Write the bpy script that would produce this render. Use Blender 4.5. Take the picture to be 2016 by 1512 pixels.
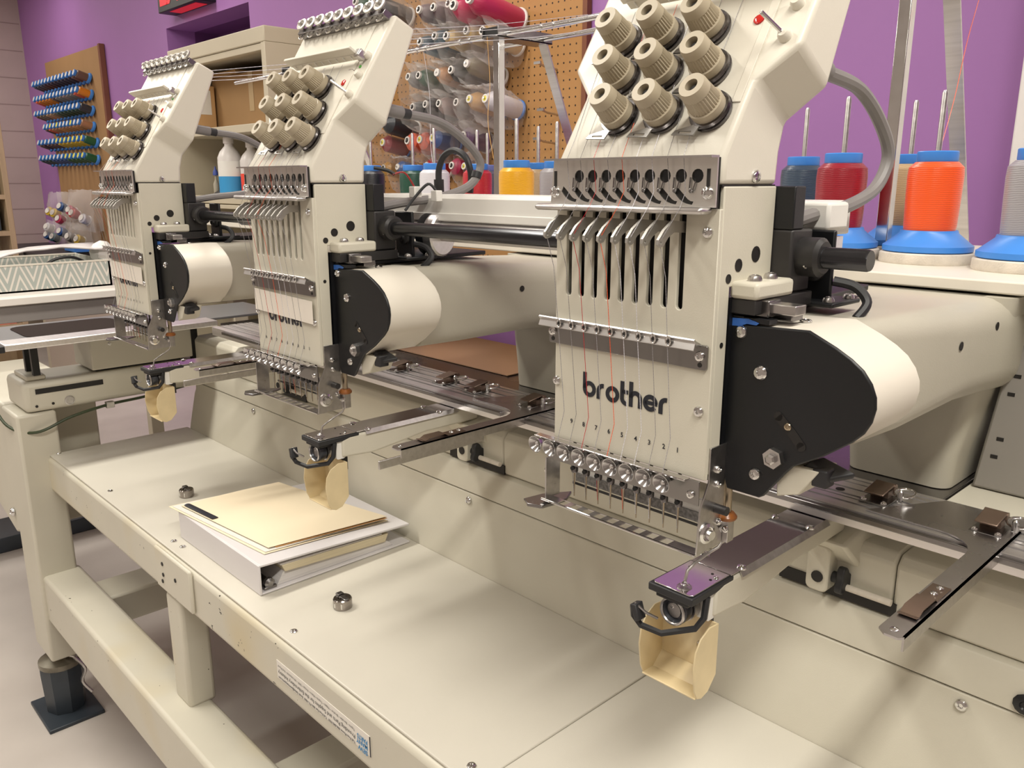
import bpy, bmesh, math, random
from mathutils import Vector, Matrix
from mathutils.geometry import tessellate_polygon
random.seed(7)
for o in list(bpy.data.objects): bpy.data.objects.remove(o)
SC = bpy.context.scene
COL = SC.collection
# ---------------------------------------------------------------- camera
cam = bpy.data.cameras.new('camera'); camo = bpy.data.objects.new('camera', cam); COL.objects.link(camo)
cam.sensor_fit = 'HORIZONTAL'; cam.sensor_width = 36.0; cam.lens = 36.0 * 1631.0 / 2016.0
cam.clip_start = 0.02; cam.clip_end = 60
_right = Vector((0.68934629, 0.72443198, 0.0)); _down = Vector((0.17255226, -0.16419521, -0.97121864)); _fwd = Vector((-0.70358185, 0.66950596, -0.23818973))
camo.matrix_world = Matrix(((_right.x, -_down.x, -_fwd.x, 0), (_right.y, -_down.y, -_fwd.y, 0), (_right.z, -_down.z, -_fwd.z, 1.22), (0, 0, 0, 1)))
SC.camera = camo
# ---------------------------------------------------------------- light
SC.view_settings.view_transform = 'Standard'; SC.view_settings.look = 'None'
SC.view_settings.gamma = 1.0; SC.view_settings.use_curve_mapping = False
SC.view_settings.exposure = 0.0
W = bpy.data.worlds.new('world'); SC.world = W; W.use_nodes = True
W.node_tree.nodes['Background'].inputs[0].default_value = (1.0, 0.93, 0.84, 1); W.node_tree.nodes['Background'].inputs[1].default_value = 0.03
def ceiling_lamp(x, y, sx, sy, power):
    l = bpy.data.lights.new('ceiling_tube_light', 'AREA'); l.shape = 'RECTANGLE'; l.size = sx; l.size_y = sy; l.energy = power; l.color = (1.0, 0.960, 0.865)
    o = bpy.data.objects.new('ceiling_tube_light', l); COL.objects.link(o); o.location = (x, y, 2.66)
LP = 20.5
for lx, k in ((0.50, 1.05), (-1.85, 0.9), (-4.2, 0.75), (-6.5, 0.7)):
    for ly in (-1.9, -0.15, 1.05):
        ceiling_lamp(lx, ly, 0.22, 1.2, LP * k * {-1.9: 0.55, -0.15: 1.85, 1.05: 0.75}[ly])
# ---------------------------------------------------------------- materials
MATS = {}
def nt(name):
    m = bpy.data.materials.new(name); m.use_nodes = True
    return m, m.node_tree.nodes, m.node_tree.links, m.node_tree.nodes['Principled BSDF']
def mat(name, col, rough=0.5, metal=0.0, var=0.0, scale=8.0, bump=0.0, bscale=200.0, stretch=None, spec=0.5, coat=0.0, trans=0.0, alpha=1.0):
    m, N, L, b = nt(name)
    b.inputs['Base Color'].default_value = (*col, 1); b.inputs['Roughness'].default_value = rough; b.inputs['Metallic'].default_value = metal
    b.inputs['Specular IOR Level'].default_value = spec
    if coat: b.inputs['Coat Weight'].default_value = coat
    if trans: b.inputs['Transmission Weight'].default_value = trans
    if alpha < 1: b.inputs['Alpha'].default_value = alpha
    tc = N.new('ShaderNodeTexCoord'); src = tc.outputs['Object']
    if stretch:
        mp = N.new('ShaderNodeMapping'); mp.inputs['Scale'].default_value = stretch; L.new(src, mp.inputs[0]); src = mp.outputs[0]
    if var:
        n = N.new('ShaderNodeTexNoise'); n.inputs['Scale'].default_value = scale; n.inputs['Detail'].default_value = 5; L.new(src, n.inputs['Vector'])
        r = N.new('ShaderNodeMapRange'); r.inputs[1].default_value = 0.3; r.inputs[2].default_value = 0.7; r.inputs[3].default_value = 1 - var; r.inputs[4].default_value = 1 + var; L.new(n.outputs[0], r.inputs[0])
        mx = N.new('ShaderNodeMix'); mx.data_type = 'RGBA'; mx.blend_type = 'MULTIPLY'; mx.inputs[0].default_value = 1
        mx.inputs[6].default_value = (*col, 1); L.new(r.outputs[0], mx.inputs[7]); L.new(mx.outputs[2], b.inputs['Base Color'])
        r2 = N.new('ShaderNodeMapRange'); r2.inputs[3].default_value = max(0, rough - 0.06); r2.inputs[4].default_value = min(1, rough + 0.06); L.new(n.outputs[0], r2.inputs[0]); L.new(r2.outputs[0], b.inputs['Roughness'])
    if bump:
        n2 = N.new('ShaderNodeTexNoise'); n2.inputs['Scale'].default_value = bscale; n2.inputs['Detail'].default_value = 3; L.new(src, n2.inputs['Vector'])
        bp = N.new('ShaderNodeBump'); bp.inputs['Strength'].default_value = bump; bp.inputs['Distance'].default_value = 0.001; L.new(n2.outputs[0], bp.inputs['Height']); L.new(bp.outputs[0], b.inputs['Normal'])
    MATS[name] = m
    return m
paint = mat('machine_paint', (0.61, 0.575, 0.48), 0.42, var=0.05, scale=5, bump=0.10, bscale=900)
painthood_lit = mat('lit_hood_paint', (0.70, 0.66, 0.57), 0.38, var=0.02, scale=5, bump=0.05, bscale=900)  # same machine paint, lightened: the strong light on the hood is in the colour
tablepaint = mat('table_paint', (0.61, 0.575, 0.50), 0.36, var=0.05, scale=3, bump=0.10, bscale=900)
def chipped(name, col, rough):
    """machine paint with small dark chips and a faint yellowed tint"""
    m = mat(name, col, rough, var=0.05, scale=4, bump=0.1, bscale=900)
    N = m.node_tree.nodes; L = m.node_tree.links; b = N['Principled BSDF']
    src = b.inputs['Base Color'].links[0].from_socket
    tc = N.new('ShaderNodeTexCoord')
    n = N.new('ShaderNodeTexNoise'); n.inputs['Scale'].default_value = 95; n.inputs['Detail'].default_value = 3; L.new(tc.outputs['Object'], n.inputs['Vector'])
    g = N.new('ShaderNodeMath'); g.operation = 'GREATER_THAN'; g.inputs[1].default_value = 0.735; L.new(n.outputs[0], g.inputs[0])
    n2 = N.new('ShaderNodeTexNoise'); n2.inputs['Scale'].default_value = 3.2; n2.inputs['Detail'].default_value = 2; L.new(tc.outputs['Object'], n2.inputs['Vector'])
    r2 = N.new('ShaderNodeMapRange'); r2.inputs[1].default_value = 0.56; r2.inputs[2].default_value = 0.78; L.new(n2.outputs[0], r2.inputs[0])
    y = N.new('ShaderNodeMix'); y.data_type = 'RGBA'; y.inputs[7].default_value = (col[0] * 1.0, col[1] * 0.86, col[2] * 0.55, 1); L.new(r2.outputs[0], y.inputs[0]); L.new(src, y.inputs[6])
    x = N.new('ShaderNodeMix'); x.data_type = 'RGBA'; x.inputs[7].default_value = (0.05, 0.04, 0.03, 1); L.new(g.outputs[0], x.inputs[0]); L.new(y.outputs[2], x.inputs[6]); L.new(x.outputs[2], b.inputs['Base Color'])
    return m
railpaint = chipped('chipped_rail_paint', (0.61, 0.575, 0.48), 0.42)
darkhole = mat('dark_hole', (0.012, 0.010, 0.009), 0.6)
black = mat('black_enamel', (0.0045, 0.005, 0.0065), 0.42, var=0.2, scale=9, bump=0.05, bscale=700)
blacksteel = mat('blackened_steel', (0.03, 0.028, 0.028), 0.42, metal=0.3, var=0.3, scale=12)
rubber = mat('black_rubber', (0.018, 0.018, 0.02), 0.5, var=0.15, scale=30)
chrome = mat('chrome', (0.70, 0.69, 0.68), 0.13, metal=1.0, var=0.05, scale=40)
guidesteel = mat('bright_guide_steel', (0.72, 0.70, 0.66), 0.36, metal=1.0, var=0.06, scale=12)
leversteel = mat('satin_steel', (0.46, 0.44, 0.41), 0.45, metal=0.85, var=0.05, scale=30)
steel = mat('brushed_steel', (0.56, 0.54, 0.53), 0.30, metal=1.0, var=0.10, scale=4, stretch=(2, 40, 40))
darksteel = mat('dark_steel', (0.26, 0.25, 0.25), 0.26, metal=1.0, var=0.15, scale=10)
polish = mat('polished_plate', (0.60, 0.58, 0.58), 0.10, metal=1.0, var=0.06, scale=14)
alu = mat('aluminium', (0.84, 0.82, 0.82), 0.36, metal=1.0, var=0.06, scale=3, stretch=(1, 60, 60))
brass = mat('amber_washer', (0.30, 0.10, 0.02), 0.3, var=0.2, scale=60)
rodsteel = mat('bronze_rod', (0.45, 0.38, 0.28), 0.25, metal=1.0, var=0.1, scale=60)
springbrown = mat('brown_spring_steel', (0.26, 0.19, 0.15), 0.32, metal=0.9, var=0.12, scale=20)
tan = mat('tan_plastic', (0.41, 0.35, 0.255), 0.42, var=0.04, scale=30)
cupmat = mat('cup_plastic', (0.72, 0.59, 0.36), 0.35, var=0.10, scale=22)
castpaint_shaded = mat('shaded_casting_paint', (0.46, 0.43, 0.355), 0.45, var=0.05, scale=5, bump=0.12, bscale=700)  # casting's own paint tone with some of its shade mixed into the colour
drumpaint = mat('motor_cover_paint', (0.74, 0.69, 0.60), 0.36, var=0.03, scale=4)
greyplastic = mat('grey_cable', (0.20, 0.185, 0.18), 0.42, var=0.08, scale=20)
whiteplastic = mat('white_plastic', (0.78, 0.76, 0.72), 0.4, var=0.03, scale=20)
ink = mat('navy_ink', (0.012, 0.014, 0.022), 0.5, var=0.1, scale=60)
reddot = mat('red_lens', (0.55, 0.02, 0.015), 0.15, var=0.1, scale=80)
greendot = mat('green_lens', (0.08, 0.35, 0.06), 0.2, var=0.1, scale=80)
bluesmear = mat('blue_tape', (0.03, 0.12, 0.42), 0.6, var=0.3, scale=60)
labeltape = mat('blank_label', (0.80, 0.74, 0.66), 0.45, var=0.03, scale=20)
footblue = mat('dark_foot_paint', (0.035, 0.045, 0.058), 0.42, var=0.2, scale=14)
thread_mats = {}
def thread_mat(key, col, rough=0.35):
    if key in thread_mats: return thread_mats[key]
    m, N, L, b = nt('thread_' + key)
    b.inputs['Roughness'].default_value = 0.30; b.inputs['Sheen Weight'].default_value = 0.1; b.inputs['Specular IOR Level'].default_value = 0.65
    tc = N.new('ShaderNodeTexCoord'); w = N.new('ShaderNodeTexWave'); w.wave_type = 'BANDS'; w.bands_direction = 'Z'
    w.inputs['Scale'].default_value = 130; w.inputs['Distortion'].default_value = 2.5; w.inputs['Detail'].default_value = 2
    mp = N.new('ShaderNodeMapping'); mp.inputs['Rotation'].default_value = (0.05, 0.03, 0); L.new(tc.outputs['Object'], mp.inputs[0]); L.new(mp.outputs[0], w.inputs['Vector'])
    cr = N.new('ShaderNodeMix'); cr.data_type = 'RGBA'; L.new(w.outputs[0], cr.inputs[0])
    cr.inputs[6].default_value = (col[0] * 0.78, col[1] * 0.78, col[2] * 0.78, 1); cr.inputs[7].default_value = (*col, 1); L.new(cr.outputs[2], b.inputs['Base Color'])
    bp = N.new('ShaderNodeBump'); bp.inputs['Strength'].default_value = 0.25; bp.inputs['Distance'].default_value = 0.0007; L.new(w.outputs[0], bp.inputs['Height']); L.new(bp.outputs[0], b.inputs['Normal'])
    thread_mats[key] = m
    return m
TC = dict(orange=(0.95, 0.10, 0.01), red=(0.30, 0.005, 0.017), navy=(0.035, 0.06, 0.10), beige=(0.52, 0.36, 0.20), silver=(0.36, 0.34, 0.36), yellow=(0.85, 0.42, 0.01), white=(0.72, 0.70, 0.76), green=(0.006, 0.06, 0.035), black=(0.012, 0.012, 0.016), slate=(0.10, 0.10, 0.15), scarlet=(0.55, 0.01, 0.02), pink=(0.55, 0.02, 0.10), maroon=(0.06, 0.008, 0.025), cream=(0.62, 0.44, 0.20), teal=(0.01, 0.09, 0.16), khaki=(0.22, 0.18, 0.11), tan=(0.62, 0.30, 0.13), forest=(0.03, 0.10, 0.06), grey=(0.30, 0.28, 0.28), gold=(0.62, 0.32, 0.06), mauve=(0.42, 0.31, 0.29), coral=(0.90, 0.16, 0.08), blue=(0.01, 0.07, 0.30), purple=(0.09, 0.015, 0.12), brown=(0.16, 0.09, 0.07), plum=(0.03, 0.015, 0.04), amber=(0.80, 0.26, 0.01), charcoal=(0.03, 0.035, 0.045), peach=(0.45, 0.22, 0.11), lemon=(0.75, 0.50, 0.02), emerald=(0.01, 0.12, 0.04), royal=(0.02, 0.09, 0.30))
spoolblue = mat('spool_blue_plastic', (0.055, 0.24, 0.70), 0.38, var=0.04, scale=20)
spoolwhite = mat('spool_white_plastic', (0.72, 0.69, 0.66), 0.4, var=0.04, scale=20)
spoolyellow = mat('spool_yellow_sticker', (0.75, 0.66, 0.10), 0.5, var=0.05, scale=30)
felt = mat('felt_pad', (0.66, 0.60, 0.52), 0.95, var=0.12, scale=60, bump=0.5, bscale=500)
feltedge = mat('felt_pad_base', (0.50, 0.28, 0.17), 0.9, var=0.15, scale=60)
# ---------------------------------------------------------------- mesh helpers
class MB:
    def __init__(s): s.v = []; s.f = []
    def add(s, vs, fs):
        k = len(s.v); s.v += [tuple(p) for p in vs]; s.f += [tuple(i + k for i in q) for q in fs]; return s
    def box(s, x0, x1, y0, y1, z0, z1):
        return s.add([(x0, y0, z0), (x1, y0, z0), (x1, y1, z0), (x0, y1, z0), (x0, y0, z1), (x1, y0, z1), (x1, y1, z1), (x0, y1, z1)],
                     [(0, 3, 2, 1), (4, 5, 6, 7), (0, 1, 5, 4), (1, 2, 6, 5), (2, 3, 7, 6), (3, 0, 4, 7)])
    def hexa(s, a, b):   # two quads
        return s.add(list(a) + list(b), [(0, 3, 2, 1), (4, 5, 6, 7), (0, 1, 5, 4), (1, 2, 6, 5), (2, 3, 7, 6), (3, 0, 4, 7)])
    def frame(s, d):
        d = Vector(d).normalized(); u = d.orthogonal().normalized()
        if abs(d.z) < 0.9: u = d.cross(Vector((0, 0, 1))).normalized()
        return d, u, d.cross(u)
    def lathe(s, prof, origin=(0, 0, 0), axis=(0, 0, 1), n=20, cap=True, ripple=None):
        d, u, w = s.frame(axis); o = Vector(origin); vs = []; fs = []
        for j, (r, h) in enumerate(prof):
            for i in range(n):
                a = 2 * math.pi * i / n; rr = r
                if ripple and ripple[0] <= j <= ripple[1]: rr = r * (1 - ripple[2] * (i % 2))
                vs.append(o + d * h + (u * math.cos(a) + w * math.sin(a)) * rr)
        m = len(prof)
        for j in range(m - 1):
            for i in range(n): fs.append((j * n + i, j * n + (i + 1) % n, (j + 1) * n + (i + 1) % n, (j + 1) * n + i))
        if cap:
            fs.append(tuple(range(n - 1, -1, -1))); fs.append(tuple((m - 1) * n + i for i in range(n)))
        return s.add(vs, fs)
    def cyl(s, p0, p1, r, r2=None, n=14, cap=True):
        p0 = Vector(p0); p1 = Vector(p1); d = p1 - p0
        return s.lathe([(r, 0), (r if r2 is None else r2, d.length)], p0, d, n, cap)
    def tube(s, pts, r, n=8, closed=False, flat=None):
        P = [Vector(p) for p in pts]; m = len(P); vs = []; fs = []
        t0 = (P[1] - P[0]).normalized(); u = t0.orthogonal().normalized()
        if abs(t0.z) < 0.95: u = t0.cross(Vector((0, 0, 1))).normalized()
        for k in range(m):
            if closed: t = (P[(k + 1) % m] - P[k - 1]).normalized()
            else: t = (P[min(k + 1, m - 1)] - P[max(k - 1, 0)]).normalized()
            u = (u - t * u.dot(t)).normalized(); w = t.cross(u)
            rr = r[k] if isinstance(r, (list, tuple)) else r
            for i in range(n):
                a = 2 * math.pi * i / n; vs.append(P[k] + (u * math.cos(a) + w * math.sin(a) * (flat or 1)) * rr)
        for k in range(m if closed else m - 1):
            k2 = (k + 1) % m
            for i in range(n): fs.append((k * n + i, k * n + (i + 1) % n, k2 * n + (i + 1) % n, k2 * n + i))
        if not closed: fs.append(tuple(range(n - 1, -1, -1))); fs.append(tuple((m - 1) * n + i for i in range(n)))
        return s.add(vs, fs)
    def prism(s, outer, fr, c0, c1, holes=()):
        loops = [list(outer)] + [list(h) for h in holes]; flat = [p for l in loops for p in l]
        tri = tessellate_polygon([[Vector((p[0], p[1], 0)) for p in l] for l in loops])
        n = len(flat); vs = [fr(p[0], p[1], c0) for p in flat] + [fr(p[0], p[1], c1) for p in flat]; fs = []
        if not holes:
            fs.append(tuple(range(n))); fs.append(tuple(range(2 * n - 1, n - 1, -1)))
        else:
            for t in tri: fs.append(tuple(t)); fs.append((t[2] + n, t[1] + n, t[0] + n))
        k = 0
        for l in loops:
            q = len(l)
            for i in range(q): fs.append((k + i, k + (i + 1) % q, k + n + (i + 1) % q, k + n + i))
            k += q
        return s.add(vs, fs)
    def ribbon(s, pts, fr, w, c0, c1):   # flat stroke of width w along 2-D points
        P = [Vector((p[0], p[1])) for p in pts]; a = []; b = []
        for k in range(len(P)):
            t = (P[min(k + 1, len(P) - 1)] - P[max(k - 1, 0)]).normalized(); nrm = Vector((-t.y, t.x)) * w / 2
            a.append(tuple(P[k] + nrm)); b.append(tuple(P[k] - nrm))
        for k in range(len(P) - 1): s.prism([a[k], a[k + 1], b[k + 1], b[k]], fr, c0, c1)
        return s
fXZ = lambda a, b, c: (a, c, b)      # drawn in X-Z, thickness along Y
fYZ = lambda a, b, c: (c, a, b)      # drawn in Y-Z, thickness along X
fXY = lambda a, b, c: (a, b, c)
def circ(cx, cy, r, n=14, ry=None): return [(cx + r * math.cos(2 * math.pi * i / n), cy + (ry or r) * math.sin(2 * math.pi * i / n)) for i in range(n)]
def slot(cx, z0, z1, w, n=6):
    r = w / 2
    return [(cx - r, z1)] + [(cx - r * math.cos(math.pi * i / n), z0 + r - r * math.sin(math.pi * i / n)) for i in range(n + 1)] + [(cx + r, z1)]
def rrect(x0, x1, y0, y1, r, n=4):
    out = []
    for cx, cy, a0 in ((x1 - r, y0 + r, -90), (x1 - r, y1 - r, 0), (x0 + r, y1 - r, 90), (x0 + r, y0 + r, 180)):
        for i in range(n + 1):
            a = math.radians(a0 + 90 * i / n); out.append((cx + r * math.cos(a), cy + r * math.sin(a)))
    return out
def spline(pts, per=8, closed=False):
    P = [Vector(p) for p in pts]; out = []; m = len(P)
    for k in range(m if closed else m - 1):
        if closed: p0, p1, p2, p3 = P[k - 1], P[k], P[(k + 1) % m], P[(k + 2) % m]
        else: p0, p1, p2, p3 = P[max(k - 1, 0)], P[k], P[k + 1], P[min(k + 2, m - 1)]
        for i in range(per):
            t = i / per; out.append(0.5 * ((2 * p1) + (p2 - p0) * t + (2 * p0 - 5 * p1 + 4 * p2 - p3) * t * t + (3 * p1 - p0 - 3 * p2 + p3) * t ** 3))
    if not closed: out.append(P[-1])
    return out
ORG = {}
def origin(o): return ORG.get(o.name, Vector((0, 0, 0)))
def build(name, mb, m, parent=None, bevel=0.0, ang=35, org=None, seg=2, flat=False):
    off = origin(parent) if parent else Vector(org or (0, 0, 0))
    me = bpy.data.meshes.new(name); me.from_pydata([Vector(p) - off for p in mb.v], [], mb.f); me.validate()
    bm = bmesh.new(); bm.from_mesh(me); bmesh.ops.recalc_face_normals(bm, faces=bm.faces); bm.to_mesh(me); bm.free()
    if not flat:
        me.shade_smooth(); me.set_sharp_from_angle(angle=math.radians(ang))
    me.materials.append(m)
    o = bpy.data.objects.new(name, me); COL.objects.link(o)
    if parent: o.parent = parent
    else: o.location = off
    ORG[o.name] = off
    if bevel:
        b = o.modifiers.new('bevel', 'BEVEL'); b.width = bevel; b.segments = seg; b.limit_method = 'ANGLE'; b.angle_limit = math.radians(40)
    return o
def thing(name, loc, label, cat, group=None):
    o = bpy.data.objects.new(name, None); COL.objects.link(o); o.location = loc; o.empty_display_size = 0.02
    ORG[o.name] = Vector(loc); o['label'] = label; o['category'] = cat
    if group: o['group'] = group
    return o
def tag(o, label, cat, group=None):
    o['label'] = label; o['category'] = cat
    if group: o['group'] = group
    return o
def struct(o): o['kind'] = 'structure'; return o
def dup_part(src, parent):
    c = src.copy(); COL.objects.link(c); c.parent = parent; ORG[c.name] = ORG.get(parent.name, Vector())
    for g in list(src.children): dup_part(g, c)
    return c
def dup(root, loc, label, group=None, skip=()):
    r = root.copy(); COL.objects.link(r); r.location = loc; ORG[r.name] = Vector(loc); r['label'] = label
    if group: r['group'] = group
    for ch in list(root.children):
        if ch.name.split('.')[0] in skip: continue
        dup_part(ch, r)
    return r
def inst(name, src, parent, loc=(0, 0, 0), rot=None, m=None):   # shares mesh data, placed in the parent's frame
    o = bpy.data.objects.new(name, src.data); COL.objects.link(o); o.parent = parent
    o.location = Vector(loc)
    if rot: o.rotation_euler = rot
    ORG[o.name] = origin(parent)
    return o
def text_mesh(s, size, bold=0.0):
    c = bpy.data.curves.new('txt', 'FONT'); c.body = s; c.size = size; c.offset = bold; c.resolution_u = 2; c.align_x = 'LEFT'
    o = bpy.data.objects.new('txt', c); me = bpy.data.meshes.new_from_object(o); bpy.data.objects.remove(o); bpy.data.curves.remove(c)
    return me
def put_text(s, size, fn, bold=0.0, width=None, mb=None, thick=None):
    me = text_mesh(s, size, bold); mb = mb or MB()
    xs = [v.co.x for v in me.vertices]; k = 1.0
    if not xs: return mb
    if width: k = width / (max(xs) - min(xs))
    x0 = min(xs)
    mb.add([fn((v.co.x - x0) * k, v.co.y) for v in me.vertices], [tuple(p.vertices) for p in me.polygons])
    bpy.data.meshes.remove(me)
    return mb
SCREW = {}
def screw(parent, pos, nrm, r=0.0036, h=0.0022, m=None, name='screw', hexa=False):
    """one shared domed cross-head screw mesh per size, as a part of its thing"""
    m = m or chrome; key = (round(r, 5), round(h, 5), m.name, hexa)
    if key not in SCREW:
        mb = MB()
        if hexa:
            mb.lathe([(r, 0), (r, h), (r * 0.55, h), (r * 0.55, h * 1.5), (r * 0.35, h * 1.7)], n=6)
        else:
            mb.lathe([(r, 0), (r, h * 0.4), (r * 0.82, h * 0.85), (r * 0.42, h * 1.05), (r * 0.3, h * 0.55)], n=12)
        o = build('screw', mb, m); me = o.data; bpy.data.objects.remove(o); SCREW[key] = me
    o = bpy.data.objects.new(name, SCREW[key]); COL.objects.link(o); o.parent = parent
    o.location = Vector(pos) - origin(parent); o.rotation_euler = Vector(nrm).to_track_quat('Z', 'Y').to_euler(); ORG[o.name] = origin(parent)
    return o
# ================================================================ room
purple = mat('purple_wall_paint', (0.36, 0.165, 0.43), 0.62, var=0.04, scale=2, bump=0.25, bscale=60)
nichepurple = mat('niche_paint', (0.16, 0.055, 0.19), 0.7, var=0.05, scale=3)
mauve = mat('mauve_block_paint', (0.48, 0.38, 0.36), 0.7, var=0.06, scale=3, bump=0.3, bscale=80)
ceil_m = mat('ceiling_tile', (0.78, 0.76, 0.72), 0.9, var=0.04, scale=20, bump=0.3, bscale=120)
offwhite = mat('off_white_wall', (0.42, 0.38, 0.35), 0.7, var=0.04, scale=3)
floor_m = mat('worn_vinyl_floor', (0.55, 0.50, 0.46), 0.42, var=0.14, scale=2.2, bump=0.1, bscale=40)
WY = 2.0
struct(build('floor', MB().box(-7.9, 2.6, -3.1, 2.2, -0.1, 0), floor_m))
struct(build('ceiling', MB().box(-7.9, 2.6, -3.1, 2.2, 2.72, 2.8), ceil_m))
struct(build('wall_back', MB().prism([(-7.7, 0), (2.6, 0), (2.6, 2.72), (-7.7, 2.72)], fXZ, WY, WY + 0.16, holes=[[(-4.87, 1.62), (-3.895, 1.62), (-3.895, 2.035), (-4.87, 2.035)]]), purple))
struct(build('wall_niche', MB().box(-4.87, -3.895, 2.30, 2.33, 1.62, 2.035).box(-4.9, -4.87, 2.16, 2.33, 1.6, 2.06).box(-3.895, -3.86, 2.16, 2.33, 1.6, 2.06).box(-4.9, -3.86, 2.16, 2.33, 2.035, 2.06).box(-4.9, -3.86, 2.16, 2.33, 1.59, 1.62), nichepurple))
wl = struct(build('wall_left', MB().box(-7.78, -7.64, -3.1, 2.16, 0, 2.72), mauve))
# recessed block joints of the left wall
jl = MB()
for z in (0.2, 0.4, 0.6, 0.8, 1.0, 1.2, 1.4, 1.6, 1.8, 2.0, 2.2, 2.4, 2.6): jl.box(-7.641, -7.639, -3.0, 1.99, z - 0.004, z + 0.004)
build('block_joint', jl, mat('block_joint_paint', (0.33, 0.25, 0.235), 0.8, var=0.05), wl)
struct(build('wall_front', MB().box(-7.8, 2.7, -3.2, -3.1, 0, 2.72), offwhite))
struct(build('wall_right', MB().box(2.6, 2.7, -3.2, 2.2, 0, 2.72), offwhite))
struct(build('trim_1', MB().box(-0.557, 0.5, 1.90, 2.0, 0, 2.72), mat('white_door_trim', (0.80, 0.76, 0.74), 0.5, var=0.02), bevel=0.004))
# ================================================================ machine table
mt = thing('machine_table', (-0.8, 0.6, 0), 'long beige steel machine table with splash panel, side rail and square legs', 'machine')
TZ = 0.642
build('table_sheet', MB().box(-1.935, -0.5313, 0.452, 0.757, TZ - 0.004, TZ), tablepaint, mt, bevel=0.0015)
build('table_sheet', MB().box(-0.5300, 0.6, 0.452, 0.757, TZ - 0.004, TZ), tablepaint, mt, bevel=0.0015)
build('seam_shadow_gap', MB().box(-0.535, -0.526, 0.455, 0.755, TZ - 0.012, TZ - 0.0045), darkhole, mt)
# front upper rail, hollow section
build('upper_rail', MB().box(-1.94, 0.6, 0.447, 0.505, 0.558, TZ - 0.0045), railpaint, mt, bevel=0.009, seg=3)
pl = build('joint_plate', MB().box(-1.318, -1.178, 0.4405, 0.4475, 0.568, 0.640), railpaint, mt, bevel=0.004)
for x, z in ((-1.285, 0.617), (-1.285, 0.598), (-1.235, 0.606), (-1.29, 0.585)):
    build('bolt_hole', MB().lathe([(0.0035, 0), (0.0035, 0.0012)], (x, 0.4405, z), (0, -1, 0), 8), darkhole, pl)
# lower rail, posts
build('lower_rail', MB().box(-1.95, 0.6, 0.405, 0.485, 0.258, 0.369), railpaint, mt, bevel=0.008, seg=3)
build('front_post', MB().box(-2.055, -1.93, 0.398, 0.476, 0.158, 0.7385), paint, mt, bevel=0.006, seg=3)
build('front_post', MB().box(-1.302, -1.243, 0.4455, 0.492, 0.366, 0.562), railpaint, mt, bevel=0.007, seg=3)
build('front_post', MB().box(0.30, 0.39, 0.430, 0.482, 0.02, 0.575), paint, mt, bevel=0.007, seg=3)
build('rear_post', MB().box(-2.055, -1.93, 1.30, 1.38, 0.02, 0.80), paint, mt, bevel=0.006)
build('rear_post', MB().box(0.30, 0.39, 1.30, 1.38, 0.02, 0.80), paint, mt, bevel=0.006)
build('rear_rail', MB().box(-1.95, 0.6, 1.30, 1.36, 0.27, 0.36), paint, mt, bevel=0.006)
build('cross_beam', MB().box(-1.86, -1.76, 0.48, 1.32, 0.285, 0.355), paint, mt, bevel=0.006)
build('cross_beam', MB().box(-1.05, -0.97, 0.48, 1.32, 0.28, 0.35), paint, mt, bevel=0.006)
build('gusset', MB().hexa([(-1.80, 0.49, 0.56), (-1.79, 0.49, 0.56), (-1.40, 0.95, 0.30), (-1.41, 0.95, 0.30)], [(-1.80, 0.62, 0.56), (-1.79, 0.62, 0.56), (-1.40, 1.15, 0.30), (-1.41, 1.15, 0.30)]), paint, mt)
build('belly_pan', MB().box(-1.75, 0.5, 0.80, 1.25, 0.30, 0.31), paint, mt)
# levelling foot
ft = build('levelling_foot', MB().lathe([(0.040, 0.0), (0.042, 0.006), (0.046, 0.10), (0.046, 0.118)], (-1.985, 0.428, 0.006), n=8), footblue, mt, ang=30)
build('foot_plate', MB().box(-2.06, -1.905, 0.368, 0.487, 0.0, 0.009), footblue, ft, bevel=0.002)
build('foot_cap', MB().lathe([(0.047, 0), (0.047, 0.012), (0.030, 0.018), (0.012, 0.022), (0.012, 0.03)], (-1.985, 0.428, 0.124)), mat('greasy_cap', (0.22, 0.20, 0.16), 0.35, metal=0.6, var=0.3, scale=30), ft)
build('foot_bolt', MB().cyl((-2.00, 0.41, 0.150), (-1.94, 0.45, 0.150), 0.006), chrome, ft)
build('safety_chain', MB().tube(spline([(-1.94, 0.445, 0.15), (-1.925, 0.462, 0.12), (-1.935, 0.455, 0.085), (-1.925, 0.47, 0.055)], 4), 0.004, 6), steel, ft)
ft2 = build('levelling_foot', MB().lathe([(0.040, 0.0), (0.046, 0.118)], (0.345, 0.456, 0.006), n=8), footblue, mt)
# splash panel: rises from the table, bends, seam, lip
pp = [(0.757, TZ - 0.003), (0.760, 0.655), (0.776, 0.725), (0.780, 0.735), (0.7815, 0.7522), (0.790, 0.7522), (0.790, TZ - 0.003)]
build('splash_panel', MB().prism(pp, fYZ, -1.922, 0.6), paint, mt, bevel=0.002)
up = [(0.7805, 0.7540), (0.7815, 0.787), (0.7855, 0.7945), (0.7930, 0.7975), (0.83, 0.7975), (0.83, 0.7540)]
build('upper_panel', MB().prism(up, fYZ, -1.93, 0.6), paint, mt, bevel=0.001)
build('seam_gap', MB().box(-1.885, 0.6, 0.7835, 0.80, 0.7518, 0.7544), darkhole, mt)
for x in (-1.624, -0.916, -0.205, 0.505): screw(mt, (x, 0.7792, 0.7405), (0, -1, 0.1), 0.0058, 0.003)
screw(mt, (-0.155, 0.7792, 0.766), (0, -1, 0), 0.010, 0.003, m=black)
for x, y in ((-1.302, 0.4685), (-1.270, 0.4703), (-0.912, 0.470), (-1.613, 0.4717), (-1.927, 0.469), (-0.554, 0.4704)): screw(mt, (x, y, TZ), (0, 0, 1), 0.0052, 0.0022)
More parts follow.
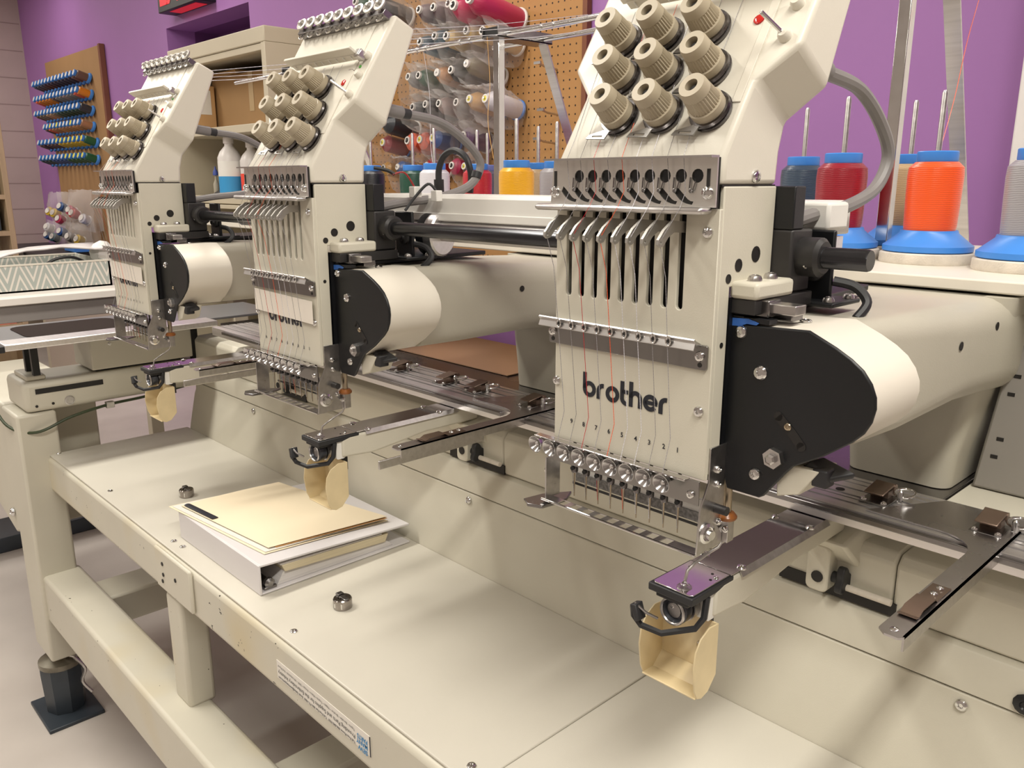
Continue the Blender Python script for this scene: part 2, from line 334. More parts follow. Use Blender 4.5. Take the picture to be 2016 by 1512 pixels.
# left drive beam with slot
lb = build('side_beam', MB().box(-2.07, -1.93, 0.418, 0.800, 0.7395, 0.8065), paint, mt, bevel=0.012, seg=3)
build('beam_slot', MB().box(-1.9305, -1.9285, 0.441, 0.577, 0.7795, 0.7905), darkhole, lb)
build('access_ring', MB().lathe([(0.0105, 0), (0.0105, 0.002), (0.0085, 0.0025), (0.0085, 0.001)], (-1.93, 0.505, 0.7555), (1, 0, 0), 18), steel, lb)
for y, z in ((0.440, 0.7535), (0.472, 0.7545)): build('beam_hole', MB().lathe([(0.003, 0), (0.003, 0.001)], (-1.9295, y, z), (1, 0, 0), 8), darkhole, lb)
build('stop_block', MB().box(-2.04, -1.942, 0.430, 0.468, 0.8065, 0.817), paint, mt, bevel=0.003)
build('support_bar', MB().box(-1.955, -1.942, 0.445, 0.459, 0.817, 0.893), black, mt, bevel=0.001)
build('support_bar', MB().box(-2.01, -1.997, 0.445, 0.459, 0.817, 0.893), black, mt, bevel=0.001)
bx = build('drive_box', MB().box(-2.05, -1.93, 0.5585, 0.785, 0.8125, 0.882), paint, mt, bevel=0.003)
build('drive_box_gap', MB().box(-1.95, -1.931, 0.785, 0.800, 0.8065, 0.885), darkhole, mt)
build('drive_box_slot', MB().box(-2.0, -1.945, 0.57, 0.76, 0.8065, 0.8125), darkhole, mt)
for y, z in ((0.60, 0.868), (0.70, 0.868)): screw(mt, (-1.93, y, z), (1, 0, 0), 0.004, 0.002)
screw(mt, (-2.056, 0.47, 0.70), (-0.2, -1, 0), 0.006, 0.006)
# bed housings behind the panel, one per head pitch, with chamfered top edge
for k, (xa, xb) in enumerate(((-1.93, -1.4186), (-1.4174, -0.8506), (-0.8494, -0.2826), (-0.2814, 0.2854))):
    hp = [(0.7905, 0.7985), (0.7905, 0.852), (0.800, 0.862), (0.98, 0.869), (0.98, 0.7985)]
    build('bed_housing', MB().prism(hp, fYZ, xa, xb), paint, mt, bevel=0.003)
build('bed_plate', MB().box(-1.90, -0.2835, 0.845, 1.12, 0.8700, 0.8895), darksteel, mt, bevel=0.001)
build('bed_plate', MB().box(-0.2820, 0.60, 0.845, 1.12, 0.8700, 0.888), paint, mt, bevel=0.001)
build('rear_panel', MB().box(-1.9, 0.6, 1.12, 1.15, 0.45, 0.888), paint, mt)
build('copper_sheet', MB().box(-1.62, -1.02, 0.96, 1.156, 0.8905, 0.892), mat('copper_brown_board', (0.42, 0.25, 0.16), 0.25, var=0.06, scale=3), mt)
# clamp bracket, knob and rail at every head
for k in range(3):
    x = -0.352 - 0.568 * k
    br = build('clamp_bracket', MB().prism(rrect(x - 0.012, x + 0.012, 0.806, 0.858, 0.007), fXZ, 0.770, 0.800), paint, mt, bevel=0.002)
    build('bracket_hole', MB().lathe([(0.0062, 0), (0.0062, 0.001)], (x + 0.001, 0.7695, 0.823), (0, -1, 0), 14), darkhole, br)
    kb = MB().cyl((x + 0.011, 0.782, 0.8226), (x + 0.021, 0.782, 0.8226), 0.006)
    lob = []
    for i in range(24):
        a = 2 * math.pi * i / 24; r = 0.0125 + 0.0035 * math.cos(3 * a + 0.6); lob.append((0.782 + r * math.cos(a), 0.8226 + r * math.sin(a)))
    kb.prism(lob, fYZ, x + 0.019, x + 0.027)
    build('clamp_knob', kb, rubber, br, bevel=0.0015)
    build('threaded_rod', MB().cyl((x + 0.026, 0.783, 0.815), (x + 0.072, 0.783, 0.815), 0.0035), felt, br)
    build('bracket_gap', MB().box(x - 0.05, x + 0.075, 0.788, 0.791, 0.7985, 0.812), darkhole, mt)
    build('arm_boss', MB().hexa([(x - 0.045, 0.792, 0.835), (x + 0.035, 0.792, 0.835), (x + 0.030, 0.760, 0.868), (x - 0.035, 0.760, 0.868)], [(x - 0.045, 0.83, 0.862), (x + 0.035, 0.83, 0.862), (x + 0.030, 0.83, 0.880), (x - 0.035, 0.83, 0.880)]), paint, mt, bevel=0.004)
    screw(mt, (x + 0.13, 0.815, 0.8626), (0, 0, 1), 0.004, 0.001)
# printed sticker, upside down on the upper rail
stk = build('printed_sticker', MB().box(-0.9195, -0.7025, 0.4464, 0.4472, 0.5810, 0.6075), mat('sticker_paper', (0.78, 0.74, 0.68), 0.4, var=0.02), mt)
build('sticker_edge', MB().box(-0.7040, -0.7025, 0.4460, 0.4466, 0.5810, 0.6075), ink, stk)
def up_side_down(x_right, z_top):
    return lambda a, b: (x_right - a, 0.4460, z_top - b)
inkb = mat('sticker_black_print', (0.03, 0.03, 0.03), 0.5); inkblue = mat('sticker_blue_print', (0.03, 0.25, 0.55), 0.5)
xr = -0.734
build('sticker_text', put_text('Providing Parts and Supplies for the Embroidery Industry', 0.008, up_side_down(xr, 0.5938), width=0.182), inkb, stk, flat=True)
build('sticker_text', put_text('Toll Free Phone: 866-840-7937  Toll Free Fax: 866-771-1863  Email: Sales@sewmanyparts.com', 0.0045, up_side_down(xr, 0.5850), 0.00008, width=0.182), inkb, stk, flat=True)
build('sticker_text', put_text('Tajima \u2022 Barudan \u2022 Brother \u2022 Happy \u2022 Toyota \u2022 Melco \u2022 Amaya \u2022 SWF \u2022 All Industrial \u2022 And More!', 0.0045, up_side_down(xr, 0.6015), width=0.182), inkb, stk, flat=True)
for s, z, wd in (('SEW', 0.5845, 0.020), ('MANY', 0.5920, 0.023), ('PARTS', 0.5990, 0.021)):
    build('sticker_logo', put_text(s, 0.0082, up_side_down(-0.7085, z), 0.0002, width=wd), inkblue, stk, flat=True)
# ================================================================ sewing heads (needle cases)
PITCH = 0.568
greysteel = mat('grey_steel', (0.30, 0.29, 0.28), 0.30, metal=1.0, var=0.08, scale=10)
cupsteel = mat('cup_steel', (0.55, 0.54, 0.54), 0.20, metal=1.0, var=0.06, scale=40)
clampm = mat('needle_clamp_steel', (0.16, 0.15, 0.15), 0.28, metal=1.0, var=0.3, scale=50)
XL, XR, YF = -0.5005, -0.3385, 0.530
HB = (-0.42, 0.57, 0.93)
head = thing('embroidery_head', HB, 'nearest beige embroidery head with uncovered dark lettering on its front', 'embroidery machine')
OY, OZ, TY, TZ_, NY, NZ = 0.530, 1.237, 0.533, 0.846, -0.846, 0.533
fT = lambda a, s, h: (a, OY + TY * s + NY * h, OZ + TZ_ * s + NZ * h)      # on the sloping hood front
# --- front panel with nine slots
SX = [-0.3707 - 0.0144 * i for i in range(9)]
front = MB().prism([(XL, 0.992), (XR, 0.992), (XR, 1.200), (XL, 1.200)], fXZ, YF, YF + 0.004, holes=[slot(x, 1.1235, 1.1955, 0.0062) for x in SX])
build('front_panel', front, paint, head, bevel=0.0006)
# --- case walls
side = [(0.534, 0.996), (0.5485, 0.996), (0.5485, 1.142), (0.607, 1.142), (0.607, 1.2160), (0.534, 1.2160)]
build('side_panel', MB().prism(side, fYZ, XR - 0.004, XR), paint, head, bevel=0.001)
build('side_panel', MB().prism(side, fYZ, XL, XL + 0.004), paint, head, bevel=0.001)
build('rear_panel', MB().box(XL + 0.004, XR - 0.004, 0.603, 0.607, 1.142, 1.216), blacksteel, head)
build('case_shade_backing', MB().box(XL + 0.004, XR - 0.004, 0.5445, 0.5485, 0.99, 1.215).box(XL + 0.004, XR - 0.004, 0.5345, 0.603, 1.2, 1.2155), darkhole, head)  # near-black boxes behind the slots stand in for shade inside the case
for x in SX:
    build('needle_bar', MB().cyl((x + 0.002, 0.540, 0.972), (x + 0.002, 0.540, 1.15), 0.0016, n=8), darksteel, head)
sp_ = [(0.5825, 1.1649, 0.0062), (0.5586, 1.1579, 0.005), (0.5457, 1.1486, 0.0036)]
for y, z, r in sp_: build('side_hole', MB().lathe([(r, 0), (r, 0.0004), (r * 0.7, 0.0004), (r * 0.7, 0.0002)], (XR, y, z), (1, 0, 0), 16), darkhole, head)
build('side_hole', MB().lathe([(0.0022, 0), (0.0022, 0.0004)], (XR, 0.5415, 1.0985), (1, 0, 0), 10), darkhole, head)
# --- slide tab with two cap bolts
tb = build('slide_tab', MB().box(XR - 0.002, -0.3165, 0.551, 0.606, 1.1335, 1.1465), paint, head, bevel=0.003)
for y in (0.565, 0.588): screw(tb, (-0.3275, y, 1.1465), (0, 0, 1), 0.0055, 0.0045, m=steel, name='cap_bolt', hexa=False)
build('slide_block', MB().box(XR - 0.004, -0.3185, 0.553, 0.640, 1.122, 1.1335), blacksteel, head, bevel=0.001)
build('linear_rail', MB().box(XR - 0.06, -0.300, 0.575, 0.592, 1.117, 1.1245), darksteel, head, bevel=0.001)
# --- hood (narrow neck flaring into the wide thread box)
WXL, WXR = -0.5275, -0.3125
def prof(y, z): return (y, z)
A0, A1 = (0.530, 1.2165), (0.530, 1.237)
N_, WF_, T_, TB_, WB_, NB_, B1, B0 = (0.5642, 1.2914), (0.5794, 1.3152), (0.6430, 1.4168), (0.6733, 1.4022), (0.6255, 1.2879), (0.6146, 1.2626), (0.6085, 1.2420), (0.607, 1.2165)
hv = []
for y, z in (A0, A1, N_): hv += [(XL, y, z), (XR, y, z)]             # 0-5
for y, z in (WF_, T_, TB_, WB_): hv += [(WXL, y, z), (WXR, y, z)]    # 6-13
for y, z in (NB_, B1, B0): hv += [(XL, y, z), (XR, y, z)]            # 14-19
hf = [(0, 1, 3, 2), (2, 3, 5, 4), (4, 5, 7, 6), (6, 7, 9, 8), (8, 9, 11, 10), (10, 11, 13, 12), (12, 13, 15, 14), (14, 15, 17, 16), (16, 17, 19, 18), (18, 19, 1, 0),
      (7, 13, 11, 9), (5, 15, 13, 7), (1, 19, 17, 3), (3, 17, 15, 5), (6, 8, 10, 12), (4, 6, 12, 14), (0, 2, 16, 18), (2, 4, 14, 16)]
hood = build('hood', MB().add(hv, hf), painthood_lit, head, bevel=0.0045, seg=3)
build('hood_joint', MB().box(XL + 0.001, XR - 0.001, 0.532, 0.606, 1.2155, 1.2172), darkhole, head)
screw(head, (XR, 0.574, 1.2233), (1, 0, 0), 0.005, 0.003)
# raised strip with printed guides, lenses, pins
build('hood_strip', MB().prism([(-0.3500, 0.045), (-0.3425, 0.045), (-0.3425, 0.20), (-0.3500, 0.20)], fT, -0.001, 0.0012), painthood_lit, head, bevel=0.0006)
def tl(a, s, h): return Vector(fT(a, s, h))
NT = Vector((0, NY, NZ)); TT = Vector((0, TY, TZ_))
build('red_lens', MB().lathe([(0.0042, -0.001), (0.0042, 0.0012), (0.002, 0.0022)], tl(-0.355, 0.118, 0), NT, 14), reddot, head)
build('green_lens', MB().lathe([(0.0022, -0.001), (0.0022, 0.001)], tl(-0.334, 0.139, 0), NT, 10), greendot, head)
for s in (0.0985, 0.1262, 0.1530):
    p = build('pin_socket', MB().lathe([(0.0052, -0.001), (0.0050, 0.004), (0.0036, 0.0065), (0.002, 0.0065)], tl(-0.3265, s, 0), NT, 14), painthood_lit, head)
    if s < 0.12: build('guide_pin', MB().cyl(tl(-0.3265, s, 0.002), tl(-0.3355, s + 0.002, 0.026), 0.0016, n=8), chrome, p)
    elif s < 0.14: build('spring_hook', MB().tube([tl(-0.3265, s, 0.003), tl(-0.333, s + 0.003, 0.008), tl(-0.338, s + 0.001, 0.010)], 0.0007, 6), chrome, p)
# comb bar across the hood
cb = build('comb_bar', MB().prism([(-0.492, 0.1475), (-0.334, 0.1475), (-0.334, 0.1510), (-0.492, 0.1510)], fT, 0.010, 0.024).prism([(-0.487, 0.1465), (-0.336, 0.1465), (-0.336, 0.1480), (-0.487, 0.1480)], fT, 0.004, 0.013), painthood_lit, head, bevel=0.001)
build('comb_end', MB().prism([(-0.337, 0.144), (-0.326, 0.144), (-0.326, 0.155), (-0.337, 0.155)], fT, 0.002, 0.014), steel, cb, bevel=0.002)
for i in range(9): build('comb_tooth', MB().cyl(tl(-0.478 + 0.0165 * i, 0.1462, 0.012), tl(-0.476 + 0.0165 * i, 0.1440, 0.007), 0.0008, n=6), whiteplastic, cb)
# nine tension knobs
KS = 0.88
kprof = [(r_ * KS, h_) for r_, h_ in [(0.0165, 0.0), (0.0165, 0.004), (0.0156, 0.0045), (0.0156, 0.0115), (0.0142, 0.012), (0.0128, 0.0240), (0.0126, 0.0245), (0.0122, 0.0300), (0.0112, 0.0325), (0.0056, 0.0325), (0.0056, 0.026)]]
k0 = None; kd = None
for r in range(3):
    for c in range(3):
        a, s = -0.3625 - 0.0425 * c - 0.0155 * r, 0.0365 + 0.0380 * r
        kn = build('tension_knob', MB().lathe(kprof[3:], tl(a, s, 0.002), NT, 64, ripple=(1, 2, 0.07)).lathe(kprof[2:5], tl(a, s, 0.002), NT, 30), tan, head, ang=22)
        build('knob_bore', MB().lathe([(0.0047, 0.0), (0.0047, 0.0265), (0.002, 0.029)], tl(a, s, 0.0022), NT, 12), darkhole, kn)
        build('tension_disc', MB().lathe([(0.0162, 0), (0.0168, 0.0022), (0.0150, 0.0030), (0.0166, 0.0042), (0.0158, 0.0064)], tl(a, s, 0.0008), NT, 26), clampm, kn)
        if r == 0 or True:
            build('check_spring_plate', MB().prism([(a - 0.024, s - 0.0215), (a - 0.004, s - 0.0225), (a - 0.001, s - 0.013), (a - 0.008, s - 0.014), (a - 0.022, s - 0.018)], fT, 0.0060, 0.0072, holes=[[(a - 0.018, s - 0.0205), (a - 0.007, s - 0.021), (a - 0.007, s - 0.019), (a - 0.018, s - 0.0188)]]), greysteel, kn)
# row of thread guides along the top edge
tg = build('top_guide_bar', MB().prism([(-0.521, 0.2035), (-0.319, 0.2035), (-0.319, 0.2125), (-0.521, 0.2125)], fT, -0.001, 0.012), darksteel, head, bevel=0.001)
for i in range(9):
    a = -0.3275 - 0.0230 * i
    g = build('guide_disc', MB().lathe([(0.0070, 0), (0.0088, 0.0015), (0.0088, 0.0035), (0.0060, 0.0040), (0.0030, 0.0020), (0.0026, 0.0075), (0.0012, 0.008)], tl(a, 0.2150, 0.014), (0.1, NY, NZ), 18), leversteel, tg)
    build('disc_stem', MB().cyl(tl(a, 0.208, 0.0), tl(a, 0.2135, 0.022), 0.0015, n=8), steel, g)
    build('guide_eyelet', MB().tube([tl(a + 0.006 * math.cos(t), 0.2015 + 0.0045 * math.sin(t), 0.009) for t in [j * math.pi / 5 for j in range(10)]], 0.0011, 6, closed=True), chrome, tg)
# --- upper steel thread guide
hol = [circ(x + 0.0142, 1.2236, 0.0050) for x in SX]
cres = []
for x in SX:
    o = []; q = []
    for i in range(7):
        t = i / 6; px = x - 0.0045 + 0.0155 * t; pz = 1.2135 - 0.0095 * math.sin(t * math.pi / 2)
        w = 0.0012 + 0.0012 * math.sin(math.pi * min(1, t + 0.25)); o.append((px + w * 0.5, pz + w)); q.append((px - w * 0.5, pz - w))
    cres.append(o + q[::-1])
ug = build('upper_thread_guide', MB().prism([(-0.5040, 1.2012), (-0.3403, 1.2012), (-0.3403, 1.2368), (-0.5005, 1.2368)], fXZ, YF - 0.0045, YF - 0.003, holes=hol + cres), guidesteel, head)
build('guide_backing', MB().box(-0.5005, -0.3405, YF - 0.0028, YF - 0.0002, 1.2005, 1.2365), darkhole, head)
build('guide_top_lip', MB().box(-0.5050, -0.3400, YF - 0.013, YF - 0.003, 1.2362, 1.2378), steel, ug)
build('guide_lower_lip', MB().box(-0.5100, -0.3430, YF - 0.019, YF - 0.0025, 1.1962, 1.2016), steel, ug, bevel=0.0025)
for i, x in enumerate(SX):
    b = x + 0.0142
    build('guide_screw', MB().lathe([(0.0044, 0), (0.0044, 0.0014)], (b, YF - 0.0015, 1.2236), (0, -1, 0), 12), black, ug)
    build('spring_wire', MB().tube([(b - 0.0055, YF - 0.0055, 1.2225), (b - 0.0058, YF - 0.0058, 1.2145), (b - 0.0045, YF - 0.0062, 1.2125), (b - 0.0028, YF - 0.006, 1.2130), (b - 0.0008, YF - 0.0055, 1.2200)], 0.00055, 5), darksteel, ug)
    build('wire_bead', MB().lathe([(0.0013, 0), (0.0016, 0.001), (0.001, 0.002)], (b - 0.0045, YF - 0.0052, 1.2127), (0, -1, 0), 8), darksteel, ug)
for x, z in ((-0.3472, 1.2115), (-0.4985, 1.2110)):
    build('adjust_slot', MB().box(x - 0.0013, x + 0.0013, YF - 0.0050, YF - 0.0044, z + 0.004, z + 0.017), darkhole, ug)
    screw(head, (x, YF - 0.0045, z), (0, -1, 0), 0.0048, 0.003)
# --- nine take-up levers
lev = [(0.000, 0.0), (-0.011, 0.0008), (-0.0195, -0.0045), (-0.0245, -0.0100), (-0.0248, -0.0128), (-0.0225, -0.0145), (-0.0195, -0.0138), (-0.0150, -0.0090), (-0.0095, -0.0062), (0.012, -0.0075), (0.012, -0.001)]
for i, x in enumerate(SX):
    z0 = 1.1905 if i < 8 else 1.1915
    lo = [(YF + p[0] * 1.25, z0 + p[1] * 1.25) for p in lev]
    lv = build('take_up_lever', MB().prism(lo, fYZ, x - 0.0012, x + 0.0012, holes=[circ(YF - 0.0278, z0 - 0.0148, 0.0010, 8)]), leversteel, head, bevel=0.0003)
# --- middle steel thread guide
mg = build('middle_thread_guide', MB().prism(rrect(-0.5065, -0.3415, 1.0800, 1.0992, 0.002), fXZ, YF - 0.0022, YF - 0.0002), greysteel, head, bevel=0.0003)
build('guide_flange', MB().prism([(YF - 0.002, 1.0975), (YF - 0.002, 1.1000), (YF - 0.009, 1.1035), (YF - 0.0105, 1.1050), (YF - 0.0115, 1.1035), (YF - 0.0095, 1.1012), (YF - 0.0115, 1.0960), (YF - 0.0105, 1.0955), (YF - 0.008, 1.0995)], fYZ, -0.5110, -0.3475), steel, mg, bevel=0.0003)
for x in SX:
    build('guide_notch', MB().tube([(x + 0.0022 * math.cos(t), YF - 0.0118, 1.1005 + 0.0036 * math.sin(t)) for t in [j * math.pi / 5 for j in range(10)]], 0.0007, 6, closed=True), chrome, mg)
    build('notch_hole', MB().lathe([(0.0015, 0), (0.0015, 0.0005)], (x, YF - 0.0113, 1.1005), (0, -1, 0), 8), darkhole, mg)
for x, z in ((-0.3475, 1.0905), (-0.5015, 1.0905)): screw(head, (x, YF - 0.0022, z), (0, -1, 0), 0.0042, 0.0026)
for x, z in ((-0.3475, 1.0838), (-0.5015, 1.0838)): build('keyhole', MB().lathe([(0.0019, 0), (0.0019, 0.0004)], (x, YF - 0.0022, z), (0, -1, 0), 10), darkhole, mg)
for x, z in ((-0.3478, 1.1830), (-0.3472, 1.0468), (-0.4975, 1.0458)): screw(head, (x, YF, z), (0, -1, 0), 0.0044, 0.0028)
# --- lettering and numbers on the front panel
def logo(width_to=-0.3775):
    mb = MB(); w = 0.0036; c0, c1 = YF - 0.0005, YF - 0.0001
    base = 1.0388; R = 0.0050; x = -0.4648
    def arc(cx, cz, r, a0, a1, n=18): return [(cx + r * math.cos(math.radians(a0 + (a1 - a0) * i / n)), cz + r * math.sin(math.radians(a0 + (a1 - a0) * i / n))) for i in range(n + 1)]
    zc = base + R + 0.0004
    # b
    mb.ribbon([(x, 1.0580), (x, zc)], fXZ, w, c0, c1); mb.ribbon(arc(x + R, zc, R, 0, 360, 26), fXZ, w, c0, c1); x += 2 * R + 0.0046
    # r
    mb.ribbon([(x, base - 0.0012), (x, zc + 0.0005)], fXZ, w, c0, c1); mb.ribbon(arc(x + 0.0046, zc + 0.0005, 0.0046, 180, 84, 10), fXZ, w, c0, c1); x += 0.0046 + 0.0046
    # o
    mb.ribbon(arc(x + R, zc, R, 0, 360, 26), fXZ, w, c0, c1); x += 2 * R + 0.0046
    # t
    mb.ribbon([(x, 1.0570), (x, zc - 0.001)], fXZ, w, c0, c1); mb.ribbon(arc(x + 0.0042, zc - 0.001, 0.0042, 180, 272, 8), fXZ, w, c0, c1); mb.ribbon([(x, base + 2 * R - 0.0002), (x + 0.0058, base + 2 * R - 0.0002)], fXZ, w * 0.9, c0, c1); x += 0.0086
    # h
    mb.ribbon([(x, 1.0580), (x, base - 0.0012)], fXZ, w, c0, c1); mb.ribbon(arc(x + 0.0044, zc + 0.0008, 0.0044, 180, 0, 12) + [(x + 0.0088, base - 0.0012)], fXZ, w, c0, c1); x += 0.0088 + 0.0046
    # e
    mb.ribbon(arc(x + R, zc, R, 0, 325, 24), fXZ, w, c0, c1); mb.ribbon([(x, zc), (x + 2 * R + w * 0.4, zc)], fXZ, w * 0.85, c0, c1); x += 2 * R + 0.0046
    # r
    mb.ribbon([(x, base - 0.0012), (x, zc + 0.0005)], fXZ, w, c0, c1); mb.ribbon(arc(x + 0.0046, zc + 0.0005, 0.0046, 180, 80, 10), fXZ, w, c0, c1)
    x0 = -0.4664; mb.v = [(x0 + (p[0] - x0) * 1.085, p[1], 1.0388 + (p[2] - 1.0388) * 1.04) for p in mb.v]
    return mb
build('lettering', logo(), ink, head, flat=True)
for i in range(9):
    x = -0.3655 - 0.0144 * i
    build('number', put_text(str(i + 1), 0.0058, lambda a, b, x=x: (x + a, YF - 0.0004, 1.0093 + b), 0.00012), ink, head, flat=True)
# --- lower steel bracket with nine bell cups
lbk = build('cup_bracket', MB().prism([(-0.5030, 0.9722), (-0.3395, 0.9722), (-0.3395, 0.9925), (-0.5030, 0.9925)], fXZ, YF - 0.006, YF - 0.0045), greysteel, head, bevel=0.0004)
build('bracket_rim', MB().box(-0.5145, -0.3490, YF - 0.0125, YF - 0.0045, 0.9918, 0.9936), polish, lbk, bevel=0.0006)
for i in range(9):
    x = -0.3672 - 0.0176 * i
    cp = build('bell_cup', MB().lathe([(0.0020, 0.0), (0.0032, 0.003), (0.0060, 0.0075), (0.0078, 0.0095), (0.0080, 0.0100), (0.0074, 0.0098), (0.0050, 0.006), (0.0024, 0.0035)], (x, YF - 0.008, 0.9878), (0, -1, -0.12), 20), cupsteel, lbk)
    build('cup_pin', MB().lathe([(0.0022, 0), (0.0022, 0.0075), (0.0014, 0.0082)], (x, YF - 0.008, 0.9878), (0, -1, -0.12), 12), steel, cp)
for x, z in ((-0.3465, 0.9805), (-0.4985, 0.9850)): screw(head, (x, YF - 0.006, z), (0, -1, 0), 0.0036, 0.0024)
# --- needle clamps, needles, presser frame
for i, x in enumerate(SX):
    xc = x + 0.0022
    nc = build('needle_clamp', MB().lathe([(0.0030, 0.0), (0.0034, 0.0015), (0.0034, 0.0105), (0.0026, 0.0115), (0.0020, 0.022)], (xc, 0.540, 0.9595), (0, 0, 1), 10), clampm, head)
    build('clamp_screw', MB().lathe([(0.0020, 0), (0.0020, 0.003)], (xc + 0.001, 0.5375, 0.9645), (0.2, -1, 0), 10), black, nc)
    build('needle', MB().cyl((xc, 0.540, 0.9360), (xc, 0.540, 0.9600), 0.0005, 0.0008, n=6), rodsteel, nc)
pf = build('presser_frame', MB().prism([(0.5215, 0.9320), (0.5570, 0.9320), (0.5570, 0.9400), (0.5480, 0.9520), (0.5570, 0.9650), (0.5570, 1.0180), (0.5340, 1.0180), (0.5340, 0.9900), (0.5240, 0.9700)], fYZ, -0.3385, -0.3370), steel, head, bevel=0.0004)
build('frame_side', MB().prism([(0.5235, 0.9320), (0.5420, 0.9320), (0.5420, 0.9700), (0.5235, 0.9720)], fYZ, -0.5055, -0.5040), steel, pf)
fl = MB().prism([(-0.5060, 0.5200), (-0.3370, 0.5200), (-0.3370, 0.5330), (-0.5060, 0.5330)], fXY, 0.9312, 0.9322, holes=[[(x - 0.0042, 0.5225), (x + 0.0042, 0.5225), (x + 0.0042, 0.5335 - 0.0012), (x - 0.0042, 0.5335 - 0.0012)] for x in [q + 0.001 for q in SX]])
build('frame_floor', fl, steel, pf)
build('frame_front_edge', MB().cyl((-0.5065, 0.5200, 0.9322), (-0.3370, 0.5200, 0.9322), 0.0011, n=8), chrome, pf)
build('left_foot', MB().prism([(-0.5235, 0.5130), (-0.5120, 0.5065), (-0.4980, 0.5120), (-0.4950, 0.5420), (-0.5050, 0.5600), (-0.5200, 0.5350)], fXY, 0.9262, 0.9295), darksteel, pf, bevel=0.0008)
build('comb_strip', MB().box(-0.4950, -0.3400, 0.5560, 0.5590, 0.9525, 0.9640), whiteplastic, pf)
build('brush', MB().box(-0.4950, -0.3400, 0.5545, 0.5600, 0.9440, 0.9525), mat('grey_bristle', (0.22, 0.21, 0.20), 0.8, var=0.4, scale=400), pf)
build('blade_strip', MB().box(-0.4950, -0.3400, 0.5500, 0.5512, 0.9425, 0.9445), blacksteel, pf)
build('pivot_post', MB().cyl((-0.3385, 0.545, 0.9660), (-0.3260, 0.545, 0.9660), 0.0038), blacksteel, pf)
build('pivot_wheel', MB().lathe([(0.0085, 0), (0.0085, 0.002), (0.0060, 0.003), (0.0045, 0.0015), (0.0038, 0.007)], (-0.3370, 0.5330, 0.9480), (1, -0.15, 0), 18), chrome, pf)
for y, z in ((0.545, 0.9985), (0.5455, 0.9860), (0.5500, 0.9530)): screw(pf, (-0.3370, y, z), (1, 0, 0), 0.0032, 0.0028)
screw(pf, (-0.5055, 0.530, 0.958), (-1, 0, 0), 0.005, 0.004)
# --- threads down the front
tcols = ['silver', 'grey', 'white', 'white', 'orange', 'silver', 'scarlet', 'grey', 'silver']
for i, x in enumerate(SX):
    m = thread_mat(tcols[i], TC[tcols[i]])
    z0 = 1.1760
    pts = [(x, YF - 0.0278, z0), (x + 0.001, YF - 0.020, 1.15), (x - 0.001, YF - 0.0115, 1.1005), (x + 0.0005, YF - 0.0035, 1.02), (x + 0.001, YF - 0.0125, 0.9940), (x + 0.0022, 0.5365, 0.968), (x + 0.0024, 0.5392, 0.940)]
    build('thread', MB().tube(pts, 0.00026, 4), m, head)
    pts2 = [(x, YF - 0.0278, z0), (x + 0.004, YF - 0.010, 1.1255), (x + 0.005, YF - 0.0015, 1.118)]
    pts3 = [tl(x - 0.005 - (i % 3) * 0.006, 0.145, 0.002), tl(x - 0.003, 0.02, 0.002), (x + 0.004, YF - 0.0085, 1.2375), (x + 0.006, YF - 0.0070, 1.2120), (x + 0.010, YF - 0.0195, 1.2000), (x, YF - 0.0278, z0)]
    build('thread', MB().tube(pts3, 0.00026, 4), m, head)
# --- rear block that rides on the shaft
build('bearing_block', MB().box(-0.350, -0.322, 0.6075, 0.640, 1.1335, 1.183), blacksteel, head, bevel=0.002)
build('rear_bracket', MB().box(-0.352, -0.3225, 0.6075, 0.6240, 1.183, 1.2160), black, head, bevel=0.001)
build('shaft_collar', MB().lathe([(0.0145, 0), (0.0155, 0.003), (0.0155, 0.018), (0.0125, 0.021)], (-0.325, 0.627, 1.1615), (1, 0, 0), 22), blacksteel, head)
screw(head, (-0.3125, 0.6150, 1.1560), (0.2, -1, -0.2), 0.003, 0.002)
# ================================================================ fixed machine arm (column, arm, motor cover)
arm = thing('sewing_machine', (-0.33, 0.92, 0.89), 'nearest beige machine arm with black front cover and white rounded motor housing', 'embroidery machine')
cov = [(-0.343, 1.1135), (-0.2765, 1.1160), (-0.2560, 1.1068), (-0.2440, 1.1002), (-0.2350, 1.0935), (-0.2283, 1.0850), (-0.2245, 1.0760), (-0.2237, 1.0680), (-0.2255, 1.0580), (-0.2300, 1.0490), (-0.2375, 1.0410), (-0.2573, 1.0260), (-0.2799, 1.0125), (-0.2860, 1.0050), (-0.3020, 0.9830), (-0.3060, 0.9805), (-0.3345, 0.9805), (-0.3360, 0.9850), (-0.343, 1.0047)]
aslot = []
for i in range(9):
    t = i / 8; aslot.append((-0.2945 + 0.020 * t + 0.003 * math.sin(t * math.pi), 1.0490 - 0.0195 * t + 0.0045 * (t * t - t) * 2))
cvr = build('front_cover', MB().prism(cov, fXZ, 0.5555, 0.5590), black, arm, bevel=0.0012)
asl = MB().ribbon(aslot, fXZ, 0.0072, 0.5550, 0.5554)
for p in (aslot[0], aslot[-1]): asl.prism(circ(p[0], p[1], 0.0036, 12), fXZ, 0.5550, 0.5554)
build('cover_slot', asl, darkhole, arm)
build('inner_block', MB().box(-0.440, -0.3385, 0.5505, 0.5590, 0.985, 1.1325), black, arm)
screw(arm, (-0.2862, 0.5550, 1.0425), (0, -1, 0), 0.003, 0.0014, m=rodsteel)
drum = [(p[0] - 0.0010 if p[0] > -0.3 else p[0], p[1] - 0.0006) for p in cov[:13]] + [(-0.300, 1.0115), (-0.343, 1.0115)]
build('motor_housing', MB().prism(drum, fXZ, 0.5592, 0.6350), drumpaint, arm, bevel=0.0008)
build('lower_guard', MB().prism([(-0.296, 1.0115), (-0.262, 1.0115), (-0.276, 0.990), (-0.294, 0.984)], fXZ, 0.561, 0.592), paint, arm, bevel=0.001)
